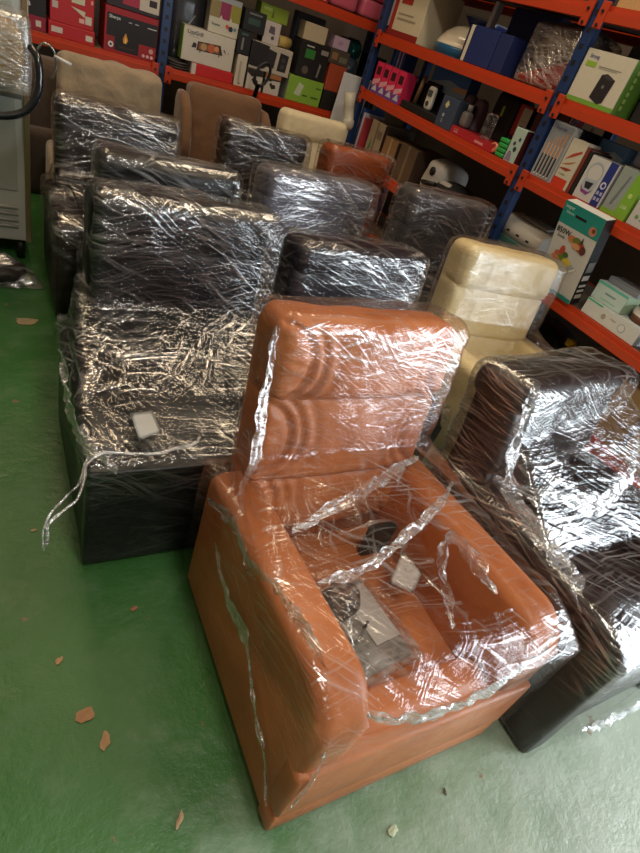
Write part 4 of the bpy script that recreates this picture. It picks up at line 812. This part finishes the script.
wrap(t, [bx(-.125, -.17, .0, .125, .16, .02)+[(-.04, .04, .10), (.04, .08, .09), (-.08, -.02, .07)]], F_BAG, .010, 2, 1.0, 41, skirt=-1, name='plastic_bag')
b = MB(); b.box(-.05, 0, 0, .05, .03, .13, DKM, bev=.008); tag(b.build('control_box', None, (1.06, .86, .252), 0), 'dark control box strapped behind the seat well of the orange recliner', 'box')

# floor debris
def flake(name, label, cat, x, y, s, a, c, ratio=.6):
    b = MB(); n = 14; m = plain(c, .8, var=.3, scale=60); mid = b.bm.verts.new((0, 0, .006)); r = []
    for k in range(n):
        t_ = 2*PI*k/n; q = s*(.75+.45*noise.noise(Vector((math.cos(t_)*1.7+x*9, math.sin(t_)*1.7, y*7)))); r.append((q*math.cos(t_), q*ratio*math.sin(t_)))
    top = [b.bm.verts.new((p[0], p[1], .003+.004*abs(noise.noise(Vector((p[0]*90, p[1]*90, x)))))) for p in r]; bot = [b.bm.verts.new((p[0]*.96, p[1]*.96, .0)) for p in r]
    i = b.mi(m)
    for k in range(n):
        for f in ((mid, top[k], top[(k+1) % n]), (top[k], bot[k], bot[(k+1) % n], top[(k+1) % n])): fc = b.bm.faces.new(f); fc.material_index = i
    return tag(b.build(name, None, (x, y, .0005), a), label, cat)
flake('dry_leaf', 'curled brown leaf on the green floor, larger upper one of the pair at bottom left', 'leaf', .15, .715, .030, .3, '9a7350', .8)
flake('dry_leaf', 'tan leaf on the floor just below the largest leaf at bottom left', 'leaf', .19, .635, .030, 1.3, 'a07c58', .5)
flake('dry_leaf', 'tiny tan leaf bit on the floor above the two larger leaves', 'leaf', .105, .885, .014, .5, 'b08a62', .7)
flake('dry_leaf', 'pale leaf on the floor near the floor bundle at the far left', 'leaf', .135, 2.73, .07, .1, '9c8a66', .55)
flake('dry_leaf', 'small crumb left of the black leather recliner', 'leaf', .075, 1.37, .013, .2, 'a8956a', .5)
flake('dry_leaf', 'slim tan sliver at the bottom edge left of the orange recliner', 'leaf', .325, .40, .028, 1.0, 'a58a68', .3)
flake('wood_chip', 'pale greenish chip on the floor in front of the orange recliner', 'chip', .84, .185, .022, .2, 'a8b090', .6)
flake('wood_chip', 'small dark chip on the floor, right of the pale greenish chip', 'chip', 1.04, .21, .012, 1.2, '5a5a4c', .4)
flake('dry_leaf', 'small reddish crumb near the dark recliner shadow at left', 'leaf', .33, 1.0, .014, .4, 'a06a50', .7)

# tools standing between the far chairs and the back shelf
t = thing('loop_tool', 'black oval loop on a cream stick behind the cream fabric recliner', 'tool', (1.93, 4.80, 0))
b = MB(); b.tube([(.055*math.cos(a*PI/10)+.02*math.sin(a*PI/10), .01, 1.10+.085*math.sin(a*PI/10)) for a in range(20)], .012, DKM, 8, closed=True); b.tube([(-.02, .01, 1.03), (-.035, .01, .90)], .018, DKM, 8); b.build('loop', t)
b = MB(); b.cyl((-.035, .01, 0), (-.035, .01, .90), .012, plain('c8bf9c', .5)); b.build('stick', t)
t = thing('display_board', 'flat white board leaning against the end of the back shelf', 'board', (2.72, 4.80, 0), R(-12))
b = MB(); b.box(-.13, 0, .0, .13, .02, 1.28, plain('bfc2c8', .45), bev=.004)
for v in b.bm.verts: v.co.y += v.co.z*.08; v.co.x += v.co.z*.06
b.build('board', t)
t = thing('vacuum_tube', 'cream vacuum cleaner tube with a round joint before the white board', 'vacuum tube', (2.62, 4.55, 0))
b = MB(); b.tube([(0, 0, 0), (.02, 0, .5), (.03, 0, .92)], .024, plain('b8b4a4', .4), 12); b.build('lower_tube', t)
b = MB(); b.pillow((.03, 0, .96), (.10, .08, .10), plain('c2beb0', .4), k=2.5); b.build('joint', t)
b = MB(); b.tube([(.03, 0, .98), (.0, .01, 1.08), (-.02, .02, 1.18)], [.04, .045, .05], plain('b4b0a2', .4), 12); b.build('upper_tube', t)
b = MB(); b.pillow((0, 0, .13), (.24, .16, .26), fabric('3f342e', .3), k=2.6, n=(20, 16, 14), fn=lambda x, y, z, p: p+Vector((1, 1, 1))*.02*noise.noise(p*13)); tag(b.build('cloth_bag', None, (2.89, 5.10, ZB), 0, flat=True), 'dark brown cloth bag at the right end of the back shelf edge', 'bag')
# ------------------------------------------------------------------ camera
cam = bpy.data.cameras.new('camera'); co = bpy.data.objects.new('camera', cam); COL.objects.link(co)
cx = Vector((0.86512672, -0.41214295, 0.28582152)); cyd = Vector((-0.05081011, -0.63895924, -0.7675607)); cz = Vector((0.49897303, 0.64951465, -0.57372174))
co.matrix_world = Matrix(((cx.x, -cyd.x, -cz.x, 0), (cx.y, -cyd.y, -cz.y, 0), (cx.z, -cyd.z, -cz.z, 1.6), (0, 0, 0, 1)))
cam.sensor_fit = 'VERTICAL'; cam.sensor_height = 24; cam.lens = 24*552/853; cam.clip_start = .02
SC.camera = co
# ------------------------------------------------------------------ light
def area(name, loc, aim, sx, sy, e, c):
    l = bpy.data.lights.new(name, 'AREA'); l.shape = 'RECTANGLE'; l.size = sx; l.size_y = sy; l.energy = e; l.color = c
    o = bpy.data.objects.new(name, l); COL.objects.link(o); o.location = loc
    o.rotation_euler = (Vector(aim)-Vector(loc)).to_track_quat('-Z', 'Y').to_euler(); return o
area('daylight_doorway', (4.0, -1.75, 1.5), (0, -1.6, 1.1), 2.7, 2.9, 300, (.84, .93, 1))
area('ceiling_lamp', (.2, 4.0, 3.9), (.2, 4.0, 0), .4, 1.8, 34, (1, .76, .48))
area('ceiling_lamp', (1.9, 2.6, 3.9), (1.9, 2.6, 0), .4, 1.8, 32, (1, .80, .55))
area('ceiling_lamp', (.6, -.6, 3.9), (.6, -.6, 0), .4, 1.8, 60, (1, .95, .86))
w = bpy.data.worlds.new('world'); SC.world = w; w.use_nodes = True; nt = w.node_tree
bg = nt.nodes['Background']; L = nt.links.new
tc = nt.nodes.new('ShaderNodeTexCoord'); sp = nt.nodes.new('ShaderNodeSeparateXYZ'); L(tc.outputs['Generated'], sp.inputs[0])
cr_ = nt.nodes.new('ShaderNodeValToRGB'); e = cr_.color_ramp.elements
e[0].position = .35; e[0].color = (.06, .055, .05, 1); e[1].position = .9; e[1].color = (.34, .25, .16, 1)
mr = nt.nodes.new('ShaderNodeMapRange'); mr.inputs[1].default_value = -1; L(sp.outputs['Z'], mr.inputs[0]); L(mr.outputs[0], cr_.inputs[0])
L(cr_.outputs[0], bg.inputs['Color']); bg.inputs['Strength'].default_value = .8
SC.cycles.transparent_max_bounces = 24; SC.cycles.max_bounces = 7; SC.cycles.diffuse_bounces = 3
SC.view_settings.view_transform = 'Standard'; SC.view_settings.look = 'None'; SC.view_settings.gamma = 1; SC.view_settings.exposure = .15
